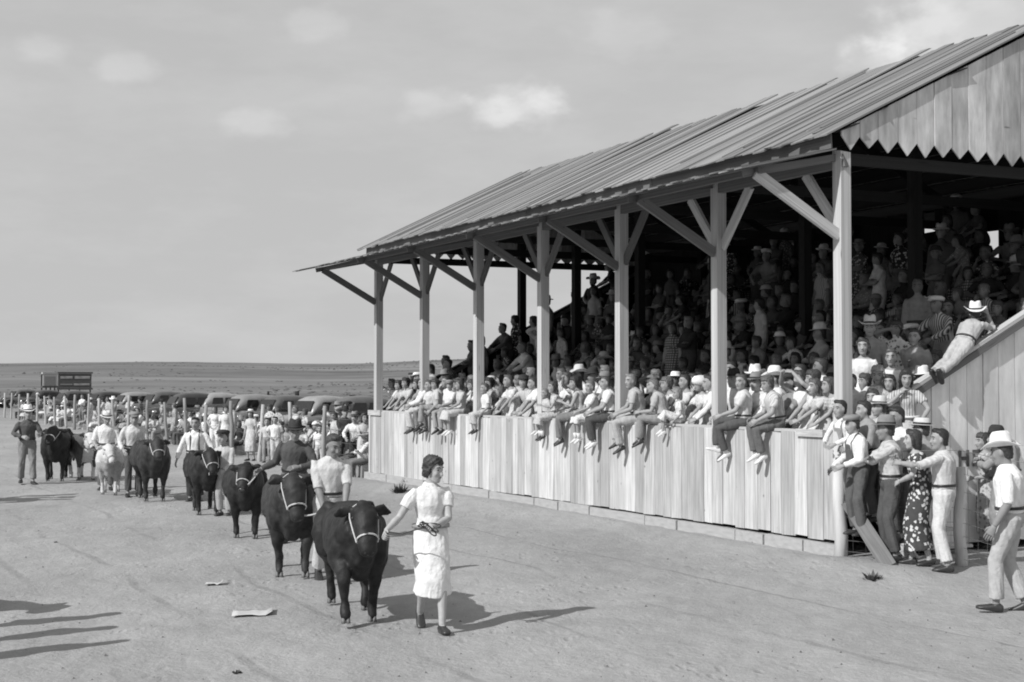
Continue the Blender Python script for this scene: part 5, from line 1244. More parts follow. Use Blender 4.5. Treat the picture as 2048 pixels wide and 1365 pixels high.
# fourth steer with two boys
p4 = ground_px(400, 1030); p4 = V((p4.x, p4.y + .5, 0)); p4.z = hz(p4.x, p4.y)
steer(p4, heading(.30, -.95), .97, dict(fl=(.1, 0, 0), fr=(-.1, 0, 0), rl=(-.1, 0, 0), rr=(.12, 0, 0)), 'black steer fourth in the parade, between the suspendered boy and the boy in dark cap', head_yaw=8, head_pitch=0, vox=.024, seed=8, rope_to=None)
b4 = ground_px(392, 1002); person(onground(b4), heading(.1, -1), 1.66, dict(handR=(.36, .08, .86), handL=(-.36, .10, .88), elbR=(1, -.6, .2), elbL=(-1, -.6, .2), hyaw=-8), dict(topmat=cloth(.74), botmat=cloth(.06), sleeve='long', suspenders=1, suspmat=cloth(.1), hairtone=.03, skin=.28), 'young man in white shirt with suspenders, arms held out, behind the fourth steer', .018)
b5 = ground_px(452, 1030); person(onground(b5), heading(-.3, -1), 1.48, dict(lean=10, handR=(.2, .3, .95), handL=(-.12, .3, .95), hyaw=-10), dict(child=1, topmat=cloth(.50), botmat=cloth(.4), hat='cap', hatmat=FELT_D, sleeve='long'), 'boy in dark cap and pale jacket just behind the third steer', .02)
# fifth steer
p5 = ground_px(292, 1003); p5 = V((p5.x, p5.y + .5, 0)); p5.z = hz(p5.x, p5.y)
m5 = ground_px(268, 992); m5 = onground(m5)
steer(p5, heading(.36, -.93), 1.04, dict(fl=(.05, 0, 0), fr=(-.08, 0, 0), rl=(-.1, 0, 0), rr=(.1, 0, 0)), 'dark steer fifth in the parade, seen beside the pale one', head_yaw=0, head_pitch=4, vox=.026, seed=9, hide=BROWNB)
person(m5, heading(.4, -.9), 1.76, dict(lean=14, handR=(.24, .28, .95), handL=(-.2, .34, 1.0), hyaw=-8, hpitch=8), dict(topmat=cloth(.60), botmat=cloth(.10), sleeve='long', hairtone=.03, hat='cap', hatmat=FELT_G), 'man in pale long sleeved shirt leaning between the pale steer and the fifth steer', .019)
# the pale one and the white faced one
p6 = ground_px(210, 990); p6 = V((p6.x, p6.y + .45, 0)); p6.z = hz(p6.x, p6.y)
steer(p6, heading(.22, -.97), .88, dict(fl=(.04, 0, 0), fr=(-.06, 0, 0), rl=(-.1, 0, 0), rr=(.1, 0, 0)), 'pale steer with white back and head', head_yaw=24, head_pitch=0, vox=.026, seed=10, face='pale', hide=PALEH)
m6 = onground(ground_px(214, 978)); person(m6, heading(.2, -1), 1.72, dict(lean=12, handR=(.2, .3, 1.0), handL=(-.22, .28, 1.0), hyaw=20, hpitch=14), dict(topmat=cloth(.74), botmat=cloth(.14), sleeve='elbow', hat='fedora', hatmat=STRAW), 'man in white shirt and straw hat bending behind the pale steer', .019)
p7 = ground_px(153, 960); p7 = V((p7.x, p7.y + .5, 0)); p7.z = hz(p7.x, p7.y)
steer(p7, heading(.50, -.87), .98, dict(fl=(.1, 0, 0), fr=(-.1, .02, 0), rl=(-.1, 0, 0), rr=(.1, 0, 0)), 'dark steer with white face and white legs', head_yaw=6, head_pitch=-4, vox=.026, seed=11, face='white_face', hide=REDH)
p8 = ground_px(104, 962); p8 = V((p8.x, p8.y + .4, 0)); p8.z = hz(p8.x, p8.y)
steer(p8, heading(.24, -.97), 1.10, dict(fl=(.0, 0, 0), fr=(.0, 0, 0), rl=(-.06, 0, 0), rr=(.06, 0, 0)), 'black steer leftmost in the parade, facing the camera beside the man in white hat', head_yaw=-14, head_pitch=14, vox=.026, seed=12)
m8 = onground(ground_px(56, 968)); person(m8, heading(.5, -.9), 1.78, dict(lean=4, handR=(.16, .3, 1.08), handL=(-.2, .4, 1.12), elbR=(1, -.2, -.6), footR=(.10, -.16, .11), footL=(-.10, .20, .085), hyaw=-4), dict(topmat=cloth(.10), botmat=cloth(.22), sleeve='long', hat='cowboy', hatmat=HWHITE), 'man in dark shirt and white hat at the left edge leading the last steer', .019)
# parade members just outside the frame whose shadows fall into it, plus far-left stand-ins
def offs(loc, rz, s, lab, seed):
    steer(onground(loc), rz, s, dict(fl=(.1, 0, 0), fr=(-.1, 0, 0), rl=(-.1, 0, 0), rr=(.1, 0, 0)), lab, head_yaw=0, vox=.03, seed=seed)
offs((-6.75, 14.0), heading(.9, -.3), 1.02, 'black steer out of frame at left whose shadow crosses the dirt', 20)
person(onground((-5.15, 11.35)), heading(.3, -.9), 1.74, POSES['stand'], dict(topmat=WH, botmat=DG), 'man just out of frame at lower left casting a long shadow', .022)
person(onground((-5.25, 12.3)), heading(.3, -.9), 1.50, POSES['stand'], dict(topmat=WH, botmat=DG), 'boy just out of frame at left casting a thin shadow', .022)
person(onground((-5.55, 13.0)), heading(.3, -.9), 1.62, POSES['stand_hip'], dict(topmat=LG, botmat=DG), 'person out of frame at left between man and steer', .022)
offs((-11.7, 27.6), heading(.9, -.4), 1.1, 'black steer added out of frame at far left to cast shadow', 21)  # steers and men from here on added to cast the far-left shadow band
for i_, (x_, y_, l_) in enumerate(((-10.75, 26.9, 'man added out of frame at far left to cast the shadow nearest the camera'), (-10.85, 27.5, 'man added out of frame at far left to cast shadow, middle of three'), (-10.95, 28.1, 'man added out of frame at far left to cast shadow, farthest from the camera'))):
    person(onground((x_, y_)), heading(.5, -.8), 1.80, POSES['stand'], dict(topmat=LG, botmat=DG, hat='fedora', hatmat=FELT_G), l_, .022)
offs((-12.2, 26.6), heading(.6, -.8), 1.0, 'dark steer added out of frame farthest left to cast shadow', 22)

# ------------------------------------------------------------------ rail fence running on from the stand
LF = empty('track_fence', W(LEN + 3, 0), label='long fence of rough posts and wire running away from the stand along the track', category='fence')
def t_from_px(x): return t_at_px(x, 0)
FP = [651, 588, 521, 464, 413, 371, 331, 294, 258, 227, 199, 176, 151, 131, 111, 91, 74, 57, 40, 24, 10]
rf = random.Random(3); ftops = []
def log_mesh(seed):
    r = random.Random(seed); bm = bmesh.new()
    pts = [(r.uniform(-.02, .02) if 0 < i < 5 else 0, r.uniform(-.02, .02), -.5 + i * .2) for i in range(6)]
    tube(bm, pts, [.062, .058, .054, .056, .050, .046], 8, False); me = bm_mesh(bm, 'log'); me.materials.append(FENCEW); return me
LOGS = [log_mesh(i) for i in range(4)]
for i, x in enumerate(FP):
    t = t_from_px(x); p = W(t, rf.uniform(-.05, .05)); z0 = hz(p.x, p.y); H = rf.uniform(1.62, 1.85)
    o = link('fence_post', LOGS[i % 4], None, LF); k = rf.uniform(.9, 1.25)
    o.matrix_basis = Matrix.Translation(p - LF.location + V((0, 0, z0 + H / 2 - .1))) @ Euler((R(rf.uniform(-4, 4)), R(rf.uniform(-4, 4)), rf.uniform(0, 6))).to_matrix().to_4x4() @ Matrix.Diagonal((k * 1.1, k * 1.1, H + .2, 1))
    ftops.append((t, p, z0))
WIRE = simple('wire', .16, .5, .5, metal=.4)
wb = bmesh.new(); fpts = [(LEN + .1, W(LEN + .1, 0), 0)] + ftops
for h in (.25, .55, .85, 1.15, 1.45):
    for a, b in zip(fpts, fpts[1:]):
        A = a[1] + V((0, 0, a[2] + h)) - LF.location; B = b[1] + V((0, 0, b[2] + h)) - LF.location
        tube(wb, [A, A.lerp(B, .5) + V((0, 0, -.03)), B], [.005] * 3, 4, False)
link('wire_strands', bm_mesh(wb, 'wire'), WIRE, LF)
board('top_rail', LF, W(LEN + 3.4, -.06, 1.42), W(LEN + 7.8, -.04, 1.40), .10, .04, NEG, FENCEW) if False else None

# ------------------------------------------------------------------ parked cars of the period
def rrect(c, hw, hh, axis_u, axis_v, n=20, p=3.2):
    out_ = []
    for i in range(n):
        a = 2 * math.pi * i / n; cx, sx = math.cos(a), math.sin(a)
        out_.append(c + axis_u * (hw * math.copysign(abs(cx) ** (2 / p), cx)) + axis_v * (hh * math.copysign(abs(sx) ** (2 / p), sx)))
    return out_
def loft_pts(bm, rings):
    vs = [[bm.verts.new(p) for p in r_] for r_ in rings]; n = len(vs[0])
    for a, b in zip(vs, vs[1:]):
        for i in range(n): bm.faces.new((a[i], a[(i + 1) % n], b[(i + 1) % n], b[i]))
    bm.faces.new(vs[0][::-1]); bm.faces.new(vs[-1])
X_, Y_, Z_ = V((1, 0, 0)), V((0, 1, 0)), V((0, 0, 1))
def car_parts():
    P = {}
    bm = bmesh.new()   # lower body and bonnet (front is +Y)
    loft_pts(bm, [rrect(V((0, y, (a + b) / 2)), hw, (b - a) / 2, X_, Z_, 20, 3.4) for y, hw, a, b in ((-2.15, .45, .45, .80), (-2.0, .62, .42, 1.0), (-1.5, .72, .40, 1.12), (-.3, .76, .38, 1.14), (.55, .72, .38, 1.13), (.75, .55, .40, 1.12), (1.5, .40, .42, 1.06), (2.0, .28, .45, .98), (2.08, .2, .5, .9))])
    P['body'] = bm_mesh(bm, 'car_body')
    bm = bmesh.new()   # rounded cabin
    loft_pts(bm, [rrect(V((0, y, (a + b) / 2)), hw, (b - a) / 2, X_, Z_, 20, 3.0) for y, hw, a, b in ((-1.85, .40, 1.0, 1.22), (-1.65, .56, 1.0, 1.50), (-1.2, .64, 1.0, 1.68), (-.5, .66, 1.0, 1.74), (.1, .65, 1.0, 1.72), (.42, .62, 1.0, 1.64), (.62, .60, 1.0, 1.45), (.80, .56, 1.0, 1.16))])
    P['roof'] = bm_mesh(bm, 'car_roof')
    wins = []
    for sg in (1, -1):
        for y0, y1 in ((-1.45, -1.02), (-.95, -.32), (-.25, .36)):
            bm = bmesh.new(); r_ = [V((sg * .668, y, z)) for y, z in ((y0, 1.20), (y1, 1.20), (y1 - .04, 1.50), (y0 + .05, 1.50))]
            r2 = [p + V((-sg * .04, 0, 0)) for p in r_]; loft_pts(bm, [r_, r2]); wins.append(bm_mesh(bm, 'pane', False))
    bm = bmesh.new(); r_ = [V((x, y, z)) for x, y, z in ((-.46, .83, 1.20), (.46, .83, 1.20), (.42, .60, 1.55), (-.42, .60, 1.55))]; loft_pts(bm, [r_, [p + V((0, -.05, 0)) for p in r_]]); wins.append(bm_mesh(bm, 'pane', False))
    P['windows'] = wins
    fd = []
    for sg in (1, -1):
        for y0, L, h in ((1.35, .62, .80), (-1.35, .60, .80)):
            bm = bmesh.new(); rings = []
            for i in range(9):
                a = math.pi * i / 8; y = y0 - math.cos(a) * L; z = .34 + math.sin(a) * (h - .34)
                rings.append(rrect(V((sg * .70, y, z)), .15, .05, X_, V((0, -math.cos(a), math.sin(a) + .3)).normalized(), 10, 2.4))
            loft_pts(bm, rings); fd.append(bm_mesh(bm, 'fender'))
    P['fenders'] = fd
    wl = []
    for sg in (1, -1):
        for y0 in (1.36, -1.36):
            bm = bmesh.new(); prof = [(.05, -.09), (.30, -.09), (.345, -.05), (.345, .05), (.30, .09), (.05, .09)]
            lathe(bm, prof, 20, 1, 1); bmesh.ops.rotate(bm, verts=bm.verts, matrix=Matrix.Rotation(R(90), 3, 'Y')); bmesh.ops.translate(bm, verts=bm.verts, vec=(sg * .70, y0, .345))
            b2 = bmesh.new(); lathe(b2, [(.03, -.02), (.17, -.02), (.14, .03), (.03, .045)], 16, 1, 1); bmesh.ops.rotate(b2, verts=b2.verts, matrix=Matrix.Rotation(R(90 * sg), 3, 'Y')); bmesh.ops.translate(b2, verts=b2.verts, vec=(sg * .79, y0, .345))
            wl.append((bm_mesh(bm, 'wheel'), bm_mesh(b2, 'cap')))
    P['wheels'] = wl
    hl = []
    for sg in (1, -1):
        bm = bmesh.new(); blob(bm, (sg * .48, 1.78, .84), (.10, .14, .10)); hl.append(bm_mesh(bm, 'lamp'))
    P['headlights'] = hl
    for nm, y in (('front_bumper', 2.22), ('rear_bumper', -2.28)):
        bm = bmesh.new(); loft_pts(bm, [rrect(V((x, y - .06 * (x / .8) ** 2 * (1 if y > 0 else -1), .44)), .02, .045, Y_, Z_, 8, 3) for x in (-.82, -.4, 0, .4, .82)]); P[nm] = bm_mesh(bm, nm)
    bm = bmesh.new(); loft_pts(bm, [rrect(V((0, 2.06, .70)), .20, .26, X_, Z_, 14, 3), rrect(V((0, 2.11, .70)), .14, .23, X_, Z_, 14, 2.5)]); P['grille'] = bm_mesh(bm, 'grille')
    return P
CP = car_parts(); CHROME = simple('chrome', .5, .25, .5, metal=.8); GLASSD = simple('car_glass', .03, .08, .6); TYRE = simple('tyre', .03, .8)
def car(loc, rz, tone, label, scale=(1, 1, 1)):
    paint = simple('car_paint_%d' % int(tone * 100), tone, .28, .5, 3, .15)
    c = empty('parked_car', loc, rz, label=label, category='car', group='cars parked behind the fence'); c.scale = scale
    link('body', CP['body'], paint, c); link('roof', CP['roof'], paint, c)
    for m_ in CP['windows']: link('window', m_, GLASSD, c)
    for m_ in CP['fenders']: link('fender', m_, paint, c)
    for a, b in CP['wheels']: w_ = link('wheel', a, TYRE, c); link('hub_cap', b, CHROME, w_)
    for m_ in CP['headlights']: link('headlight', m_, CHROME, c)
    for nm in ('front_bumper', 'rear_bumper', 'grille'): link(nm, CP[nm], CHROME, c)
    return c
CARS = [(705, 6.5, .10, 'black sedan parked closest behind the stand corner'), (632, 5.6, .28, 'grey sedan with pale roof parked behind the crowd, second from the stand'), (560, 6.6, .09, 'black sedan parked third from the stand'), (492, 5.4, .22, 'grey sedan parked fourth from the stand'),
        (425, 6.6, .30, 'pale grey sedan parked fifth from the stand'), (372, 5.2, .05, 'black sedan with long roof parked beyond the suspendered young man'), (320, 7, .10, 'dark grey sedan parked seventh from the stand'), (262, 5.5, .26, 'grey sedan parked eighth from the stand'),
        (205, 6, .05, 'black sedan parked right of the dark billboard'), (140, 5.6, .08, 'dark sedan parked below the dark billboard'), (85, 6, .05, 'black sedan parked below the pale sign'), (40, 6.5, .12, 'grey sedan parked farthest left')]
for i, (x, s_, tone, lab) in enumerate(CARS):
    t = t_at_px(x, s_); p = W(t, s_); p.z = hz(p.x, p.y)
    car(p, heading(NEG.x, NEG.y) + R(18 + rf.uniform(-8, 12)), tone, lab, (1.05, rf.uniform(1.02, 1.1), rf.uniform(1.04, 1.12)))
# ------------------------------------------------------------------ crowd along the fence
fc = []; rc = random.Random(21)
x = 46
while x < 735:
    dens = 9 if x < 380 else 8.5
    s_ = rc.choice((.5, .9, 1.4, 2.0, 2.6)); t = t_at_px(x, s_); p = W(t, s_)
    if p.y < 36.0: s_ = rc.uniform(-.5, 1.2); t = t_at_px(x, s_); p = W(t, s_)
    p.z = hz(p.x, p.y); up = rc.random() < .30
    nm = rc.choice(('stand', 'stand_hip', 'stand_fold', 'stand_shade')) if up else rc.choice(('sit_lap', 'sit_fwd', 'sit_turn', 'sit_arms'))
    r_ = rc.random(); sx = '_f' if r_ < .45 else '_m'
    if r_ > .8 and nm + '_c' in PROTO: sx = '_c'
    H = {'_m': rc.uniform(1.66, 1.8), '_f': rc.uniform(1.55, 1.66), '_c': rc.uniform(1.0, 1.4)}[sx]
    if not up: p = p + V((0, 0, .34))
    nr = sum(1 for q in FP if q >= x)
    crowd_person(nm + sx, p, FO + R(rc.uniform(-25, 40)), H, rc, 'onlookers along the track fence', light=.26, hatp=.5, tag=('fence', nr))
    if not up:
        bx = link('box_seat', rnd.choice(BOARDS), None, None, category='box seat', group='low box seats along the fence'); bx.material_slots[0].link = 'OBJECT'; bx.material_slots[0].material = FENCEW
        bx.matrix_basis = Matrix.Translation(p + V((0, 0, -.19))) @ Matrix.Rotation(FO, 4, 'Z') @ Matrix.Diagonal((.5, .34, .33, 1)); fc.append((bx, nr, x))
    x += rc.uniform(dens * .55, dens * 1.4)
GAPN = lambda k: 'beside stand corner' if k == 0 else '%s fence gap from stand' % (ORD[k - 1] if k <= 15 else 'sixteenth seventeenth eighteenth nineteenth twentieth twenty-first'.split()[k - 16])
g_ = {}
for q in fc: g_.setdefault(q[1], []).append(q)
for k, lst in g_.items():
    for i, q in enumerate(sorted(lst, key=lambda q: q[2])): q[0]['label'] = 'low wooden box seat, ' + GAPN(k) + (', ' + ORD[i] + ' there' if len(lst) > 1 else '')
# children and women standing on the track side near the corner
EX = [(503, 42.6, 1.55, 'f', dict(sex='f', top='dress', topmat=cloth(.55, 'dots', .35), hat='boater', hatmat=HWHITE, hair='bob'), POSES['stand'], 'woman in pale spotted dress and white hat standing at the second fence post'),
      (553, 40.2, 1.40, 'f', dict(topmat=WH, botmat=LG, hairtone=.03), POSES['stand_hip'], 'dark haired boy in bright white shirt near the second fence post'),
      (535, 41.6, 1.3, 'f', dict(topmat=LG, botmat=MG, child=1), POSES['stand'], 'child in pale shirt left of the boy in bright white shirt'),
      (640, 37.6, 1.2, 'f', dict(topmat=WH, botmat=LG, child=1), POSES['stand'], 'small child in white behind the young man in open pale shirt'),
      (712, 35.4, 1.62, 'm', dict(topmat=WH, botmat=BK, hat='fedora', hatmat=FELT_G, sleeve='long'), POSES['stand_lean'], 'man in white shirt and grey hat leaning by the corner of the stand'),
      (728, 34.6, 1.60, 'f', dict(sex='f', topmat=LG, bottom='skirt', botmat=MG, hair='bob', top='dress'), POSES['stand_fold'], 'woman in pale dress squeezed against the stand corner'),
      (690, 36.4, 1.70, 'm', dict(topmat=cloth(.05), botmat=BK, hat='fedora', hatmat=FELT_D, sleeve='long'), POSES['stand_fold'], 'man in black coat among the light shirts by the stand corner'),
      (697, 39.0, 1.86, 'm', dict(topmat=MG, botmat=DG, hat='cap', hatmat=FELT_D), POSES['stand_shade'], 'man with cap raised above the crowd near the stand corner'),
      (432, 47.3, 1.6, 'f', dict(sex='f', topmat=WH, bottom='trousers', botmat=WH, hair='bob', top='shirt', blouse=1), POSES['stand_hip'], 'woman in white trousers and blouse at the fence'),
      (452, 46.0, 1.64, 'f', dict(sex='f', top='dress', topmat=WH, hair='curly'), POSES['stand'], 'woman in long white dress beside the fourth fence post')]
for x, Y, H, _, look, pose, lab in EX:
    p = at(x, Y); person(onground(p), heading(-.1, -1) + R(rc.uniform(-20, 20)), H, pose, look, lab, .024, 'people standing at the fence corner')

# ------------------------------------------------------------------ billboards far beyond the cars
def bb(px0, px1, Y, z0, z1, face, label, strips, name='billboard'):
    a = at(px0, Y); b = at(px1, Y + 2); c = (a + b) / 2; wdt = (b - a).length; gz = hz(c.x, c.y)
    r_ = empty(name, V((c.x, c.y, gz)), math.atan2(b.y - a.y, b.x - a.x), label=label, category='billboard')
    bx = BM_BOX
    def pc(nm, x, z, w_, h_, d_, y, m_):
        o = link(nm, bx, None, r_); o.material_slots[0].link = 'OBJECT'; o.material_slots[0].material = m_; o.location = (x, y, z - gz); o.scale = (w_, d_, h_)
    pc('panel', 0, (z0 + z1) / 2, wdt, z1 - z0, .12, 0, face)
    for k in (-.48, -.16, .16, .48): pc('upright', wdt * k, (z1 + gz - 1) / 2, .12, z1 - gz + 1, .12, .2, DARKW)
    for (x, z, w_, h_, m_) in strips: pc('lettering_band' if m_ != PALEB else 'pale_band', wdt * x, z0 + (z1 - z0) * z, wdt * w_, (z1 - z0) * h_, .03, -.08, m_)
    pc('top_trim', 0, z1 + .12, wdt + .3, .2, .25, 0, strips[-1][4]); pc('base_trim', 0, z0 - .12, wdt + .3, .22, .25, 0, BBD)
BM_BOX = box_mesh('unit_box'); BM_BOX.materials.append(DARKW)
PALEB = simple('bb_pale', .42, .8); BBD = simple('bb_dark', .085, .8); BBG = simple('bb_grey', .22, .8); BBL = simple('bb_letter', .30, .8, .3, 2, .6)
zof = lambda y, Y: CAMZ - (y - HOR) / F * Y
bb(117, 183, 165, zof(776, 165), zof(748, 165), BBD, 'dark billboard with two columns of pale lettering on the plain', [(-.26, .74, .36, .18, BBL), (.22, .74, .46, .2, BBL), (-.26, .24, .36, .1, BBG), (.2, .24, .48, .14, BBL), (-.03, .74, .03, .22, BBD)])
bb(86, 113, 160, zof(772, 160), zof(749, 160), simple('bb_face', .27, .8), 'small pale framed sign left of the dark billboard', [(-.46, .45, .10, 1.1, PALEB), (.46, .45, .12, 1.2, PALEB), (0, .88, .8, .16, PALEB)])

# ------------------------------------------------------------------ wire fence and posts at the right
RF = empty('wire_mesh_fence', onground(at(1678, 18.15)), label='woven wire fence on log posts in front of the people at right', category='fence')
RP = [at(1678, 18.15), at(1917, 17.2), at(2110, 15.6)]
RP = [onground(p) for p in RP]
for i, (p, H, rr) in enumerate(zip(RP, (1.98, 1.2, 1.4), (1.5, 1.35, 1.3))):
    o = link('fence_post', LOGS[i], None, RF); o.material_slots[0].link = 'OBJECT'; o.material_slots[0].material = POSTW
    o.matrix_basis = Matrix.Translation(p - RF.location + V((0, 0, H / 2 - .08))) @ Matrix.Diagonal((rr, rr, H + .15, 1))
wb = bmesh.new()
for a, b in zip(RP, RP[1:]):
    a = a - RF.location; b = b - RF.location
    for h in (.08, .22, .36, .52, .70, .90, 1.12, 1.40):
        hb_ = min(h, 1.4)
        tube(wb, [a + V((0, 0, h)), a.lerp(b, .5) + V((0, 0, h - .025)), b + V((0, 0, hb_))], [.0022 if h < 1.3 else .004] * 3, 4, False)
    n = int((b - a).length / .16)
    for i in range(1, n):
        q = a.lerp(b, i / n); tube(wb, [q + V((0, 0, .06)), q + V((0, 0, 1.12))], [.0018] * 2, 4, False)
link('wire_mesh', bm_mesh(wb, 'wire'), simple('rusty_wire', .22, .6), RF)
pl = empty('leaning_plank', onground(at(1770, 16.9)), label='wide pale plank leaning diagonally from the ground by the corner post', category='plank')
board('plank', pl, onground(at(1776, 17.0)) + V((0, 0, -.03)), at(1694, 18.0, .80), .19, .04, V((-.3, -1, .2)), BEAMW)
bx = empty('step_plank', onground(at(1712, 18.6)), label='short pale plank lying level behind the leaning plank', category='plank')
board('plank', bx, at(1690, 18.25, .84), at(1722, 18.35, .84), .05, .2, V((0, 0, 1)), POSTW)

# ------------------------------------------------------------------ small things on the ground
PAPER = simple('paper', .50, .8, .2, 12, .1)
def paper(px, y, wd, ln, label, seed):
    r = random.Random(seed); bm = bmesh.new(); g = {}
    nx, ny = 7, 5
    for i in range(nx):
        for j in range(ny):
            z = .012 + .012 * abs(math.sin(i * 1.1 + seed)) * (i / nx) + r.uniform(0, .012) + (.03 if i == nx - 1 else 0)
            g[i, j] = bm.verts.new(((i / (nx - 1) - .5) * ln, (j / (ny - 1) - .5) * wd + .02 * math.sin(i), z))
    for i in range(nx - 1):
        for j in range(ny - 1): bm.faces.new((g[i, j], g[i + 1, j], g[i + 1, j + 1], g[i, j + 1]))
    me = bm_mesh(bm, 'paper'); bm = bmesh.new(); bm.from_mesh(me); bmesh.ops.solidify(bm, geom=bm.faces[:], thickness=.003); me2 = bm_mesh(bm, 'paper')
    p = onground(ground_px(px, y)); o = link('paper_sheet', me2, PAPER, None, label=label, category='paper'); o.location = p; o.rotation_euler = (0, 0, .15)
paper(508, 1224, .34, .40, 'crumpled sheet of white paper lying on the dirt in front of the steers', 1)
paper(432, 1168, .16, .20, 'small scrap of white paper farther back on the dirt', 2)
WEED = simple('dry_weed', .10, .9, .1)
def weed(px, y, h, label, seed, tone=WEED, n=70):
    r = random.Random(seed); bm = bmesh.new()
    for i in range(n):
        a = r.uniform(0, 6.28); rr = r.uniform(0, .12) * h * 4; b = V((rr * math.cos(a), rr * math.sin(a), -.02)); d = V((math.cos(a) * r.uniform(.1, 1), math.sin(a) * r.uniform(.1, 1), r.uniform(.3, 1))).normalized()
        L = h * r.uniform(.5, 1.2); s_ = d.cross(V((0, 0, 1))).normalized() * .012
        v = [bm.verts.new(b - s_), bm.verts.new(b + s_), bm.verts.new(b + d * L * .6 + s_ * 1.6), bm.verts.new(b + d * L), bm.verts.new(b + d * L * .6 - s_ * 1.6)]
        bm.faces.new(v)
    o = link('weed', bm_mesh(bm, 'weed', False), tone, None, label=label, category='weed'); o.location = onground(ground_px(px, y))
weed(822, 972, .24, 'leafy weed at the foot of the board wall beside the woman in white', 1, simple('weed_dark', .05, .9), 120)
weed(800, 990, .20, 'lower clump of weed in front of the footing beside the woman in white', 7, simple('weed_dark', .05, .9), 90)
weed(1742, 1164, .12, 'dry tuft of grass on the mound in front of the leaning plank', 2, n=60)
weed(480, 1338, .045, 'small dark tuft on the dirt at the bottom edge', 3, n=40)
weed(115, 1086, .035, 'dark clod of dung on the dirt at left', 4, n=40)
# pebbles and clods: uncountable litter
r = random.Random(9); bm = bmesh.new()
for i in range(500):
    y = HOR + 120 + 480 * r.random() ** 1.3; x = r.uniform(-60, 2100); p = ground_px(x, y)
    sd = (p - P7).dot(NI)
    if sd > -.1 and p.y > 17: continue
    s_ = r.uniform(.005, .016) * (1.6 if r.random() < .06 else 1); z = hz(p.x, p.y)
    vs = [bm.verts.new(V((p.x, p.y, z + s_ * .3)) + V((dx, dy, dz)) * s_ * r.uniform(.7, 1.3)) for dx, dy, dz in ((1, 0, -.3), (-.5, .87, -.3), (-.5, -.87, -.3), (0, 0, .7))]
    for a in ((0, 1, 3), (1, 2, 3), (2, 0, 3), (0, 2, 1)): bm.faces.new([vs[k] for k in a])
link('pebbles', bm_mesh(bm, 'pebbles', False), simple('clod', .17, .9, .1), None, kind='stuff', label='scattered clods and pebbles on the dirt track', category='pebbles')
# far brush and a few distant posts
r = random.Random(4); bm = bmesh.new()
for i in range(2600):
    a = r.uniform(R(-22), R(4)); d = 150 + 1300 * r.random() ** 1.6; x, y = math.sin(a) * d, math.cos(a) * d; s_ = r.uniform(.2, .55) * (1 + d / 900)
    if fbm(np.array([x * .01]), np.array([y * .006]), 3, 77)[0] < -.02: continue
    z = hz(x, y); top = bm.verts.new((x + r.uniform(-.2, .2), y, z + s_ * .5)); ring = [bm.verts.new((x + math.cos(k * 1.26) * s_ * r.uniform(.7, 1.2), y + math.sin(k * 1.26) * s_, z + s_ * r.uniform(-.2, .3))) for k in range(5)]
    for k in range(5): bm.faces.new((ring[k], ring[(k + 1) % 5], top))
link('brush', bm_mesh(bm, 'brush', False), simple('brush', .12, .9, .1), None, kind='stuff', label='low dark brush dotting the dry hills beyond the cars', category='brush')
for x, y0, y1, Y, lab in ((537, 775, 795, 130, 'thin'), (595, 770, 792, 130, 'thicker'),):
    p = onground(at(x, Y)); po = link('far_post', LOGS[0], None, None, label='%s lone post standing on the plain beyond the parked cars' % lab, category='post')
    po.location = p + V((0, 0, .9)); po.scale = (2.2 if lab == 'thin' else 4, 3, 1.6); po.material_slots[0].link = 'OBJECT'; po.material_slots[0].material = DARKW
bpy.data.scenes.remove(TMP)
# ------------------------------------------------------------------ the crowds: the largest in view one by one, the rest as one mass
n_named = sum(1 for o in bpy.data.objects if o.get('category') == 'person')
SPECS.sort(key=lambda q: -q['size']); single = SPECS[:max(0, 300 - n_named)]; rest = SPECS[len(single):]
grp = {}
for q in single:
    make_spec(q); x = to_px(q['loc'])[0]; q['x'] = x
    gp = (0 if q['tag'][0] == 'rail' else sum(1 for p in POSTPX if p > x)) if q['tag'][0] != 'fence' else q['tag'][1]
    grp.setdefault((q['tag'][0], q['tag'][1], gp), []).append(q)
for (kind, k, gp), lst in grp.items():
    lst.sort(key=lambda q: q['x'])
    for i, q in enumerate(lst):
        od = (', ' + ORD[i]) if len(lst) > 1 else ''
        if kind == 'row': q['o']['label'] = q['d'] + ', %s row, %s%s' % (ORD[k], BAYN[gp], od)
        elif kind == 'rail': q['o']['label'] = q['d'] + ', at the far end rail' + od
        elif kind == 'walk': q['o']['label'] = q['d'] + ', behind wall, %s%s' % (BAYN[gp], od)
        else: q['o']['label'] = q['d'] + ', ' + GAPN(gp) + od
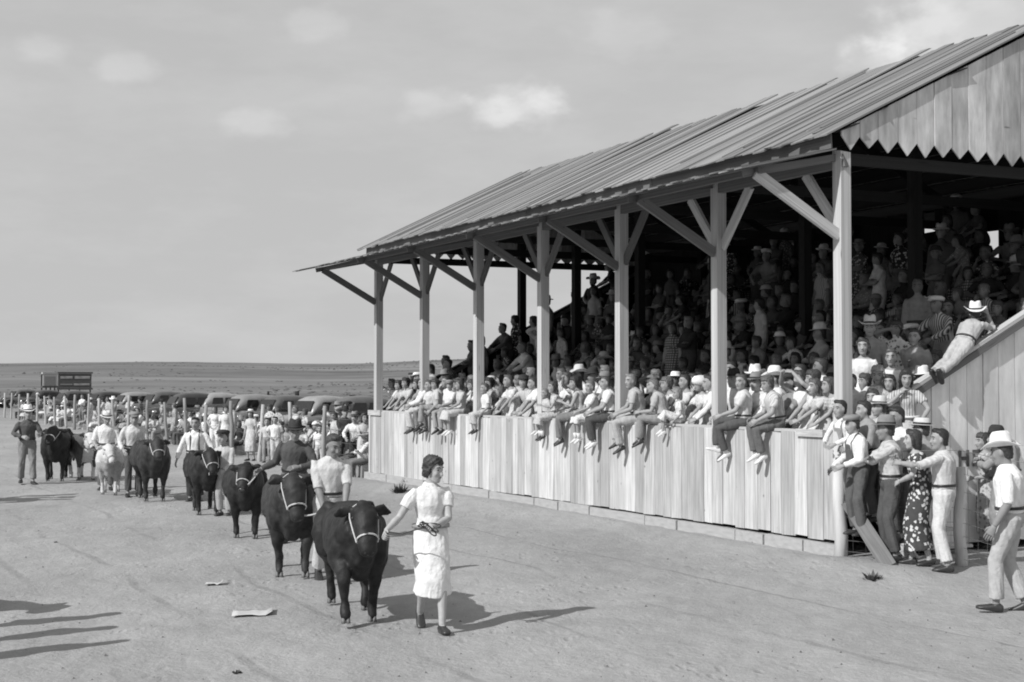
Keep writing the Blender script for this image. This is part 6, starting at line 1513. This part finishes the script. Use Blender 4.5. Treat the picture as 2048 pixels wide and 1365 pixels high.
def merge_people(specs, name):
    mats = []; mi_of = {}; CO = []; LV = []; LS = []; MI = []; vo = lo = 0; cache = {}
    def arrays(me):
        if me.name not in cache:
            n = len(me.vertices); c = np.empty(n * 3); me.vertices.foreach_get('co', c); lv = np.empty(len(me.loops), dtype=np.int32); me.loops.foreach_get('vertex_index', lv)
            ls = np.empty(len(me.polygons), dtype=np.int32); me.polygons.foreach_get('loop_start', ls); pm = np.empty(len(me.polygons), dtype=np.int32); me.polygons.foreach_get('material_index', pm)
            cache[me.name] = (c.reshape(-1, 3), lv, ls, pm)
        return cache[me.name]
    for q in specs:
        M = Matrix.Translation(q['loc']) @ Matrix.Rotation(q['rz'], 4, 'Z') @ Matrix.Scale(q['s'], 4)
        todo = [(q['pr']['mesh'], M, q['mats'])]
        if q['hk']: todo.append((HATM[q['hk']], M @ q['pr']['HM'] @ Matrix.Translation((0, -.008, HATZ[q['hk']])), [q['hm']]))
        for me, MM, ms in todo:
            for m_ in ms:
                if m_.name not in mi_of: mi_of[m_.name] = len(mats); mats.append(m_)
            idx = np.array([mi_of[m_.name] for m_ in ms]); c, lv, ls, pm = arrays(me); A = np.array(MM)
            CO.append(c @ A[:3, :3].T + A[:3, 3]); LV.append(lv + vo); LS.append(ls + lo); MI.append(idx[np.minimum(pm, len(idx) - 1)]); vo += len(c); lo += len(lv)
    me = bpy.data.meshes.new(name); CO = np.concatenate(CO); LV = np.concatenate(LV); LS = np.concatenate(LS); MI = np.concatenate(MI)
    me.vertices.add(len(CO)); me.vertices.foreach_set('co', CO.ravel()); me.loops.add(len(LV)); me.loops.foreach_set('vertex_index', LV.astype(np.int32))
    me.polygons.add(len(LS)); me.polygons.foreach_set('loop_start', LS.astype(np.int32)); me.polygons.foreach_set('material_index', MI.astype(np.int32))
    for m_ in mats: me.materials.append(m_)
    me.update(); me.validate(); me.shade_smooth(); o = bpy.data.objects.new(name, me); C.objects.link(o); return o
if rest:
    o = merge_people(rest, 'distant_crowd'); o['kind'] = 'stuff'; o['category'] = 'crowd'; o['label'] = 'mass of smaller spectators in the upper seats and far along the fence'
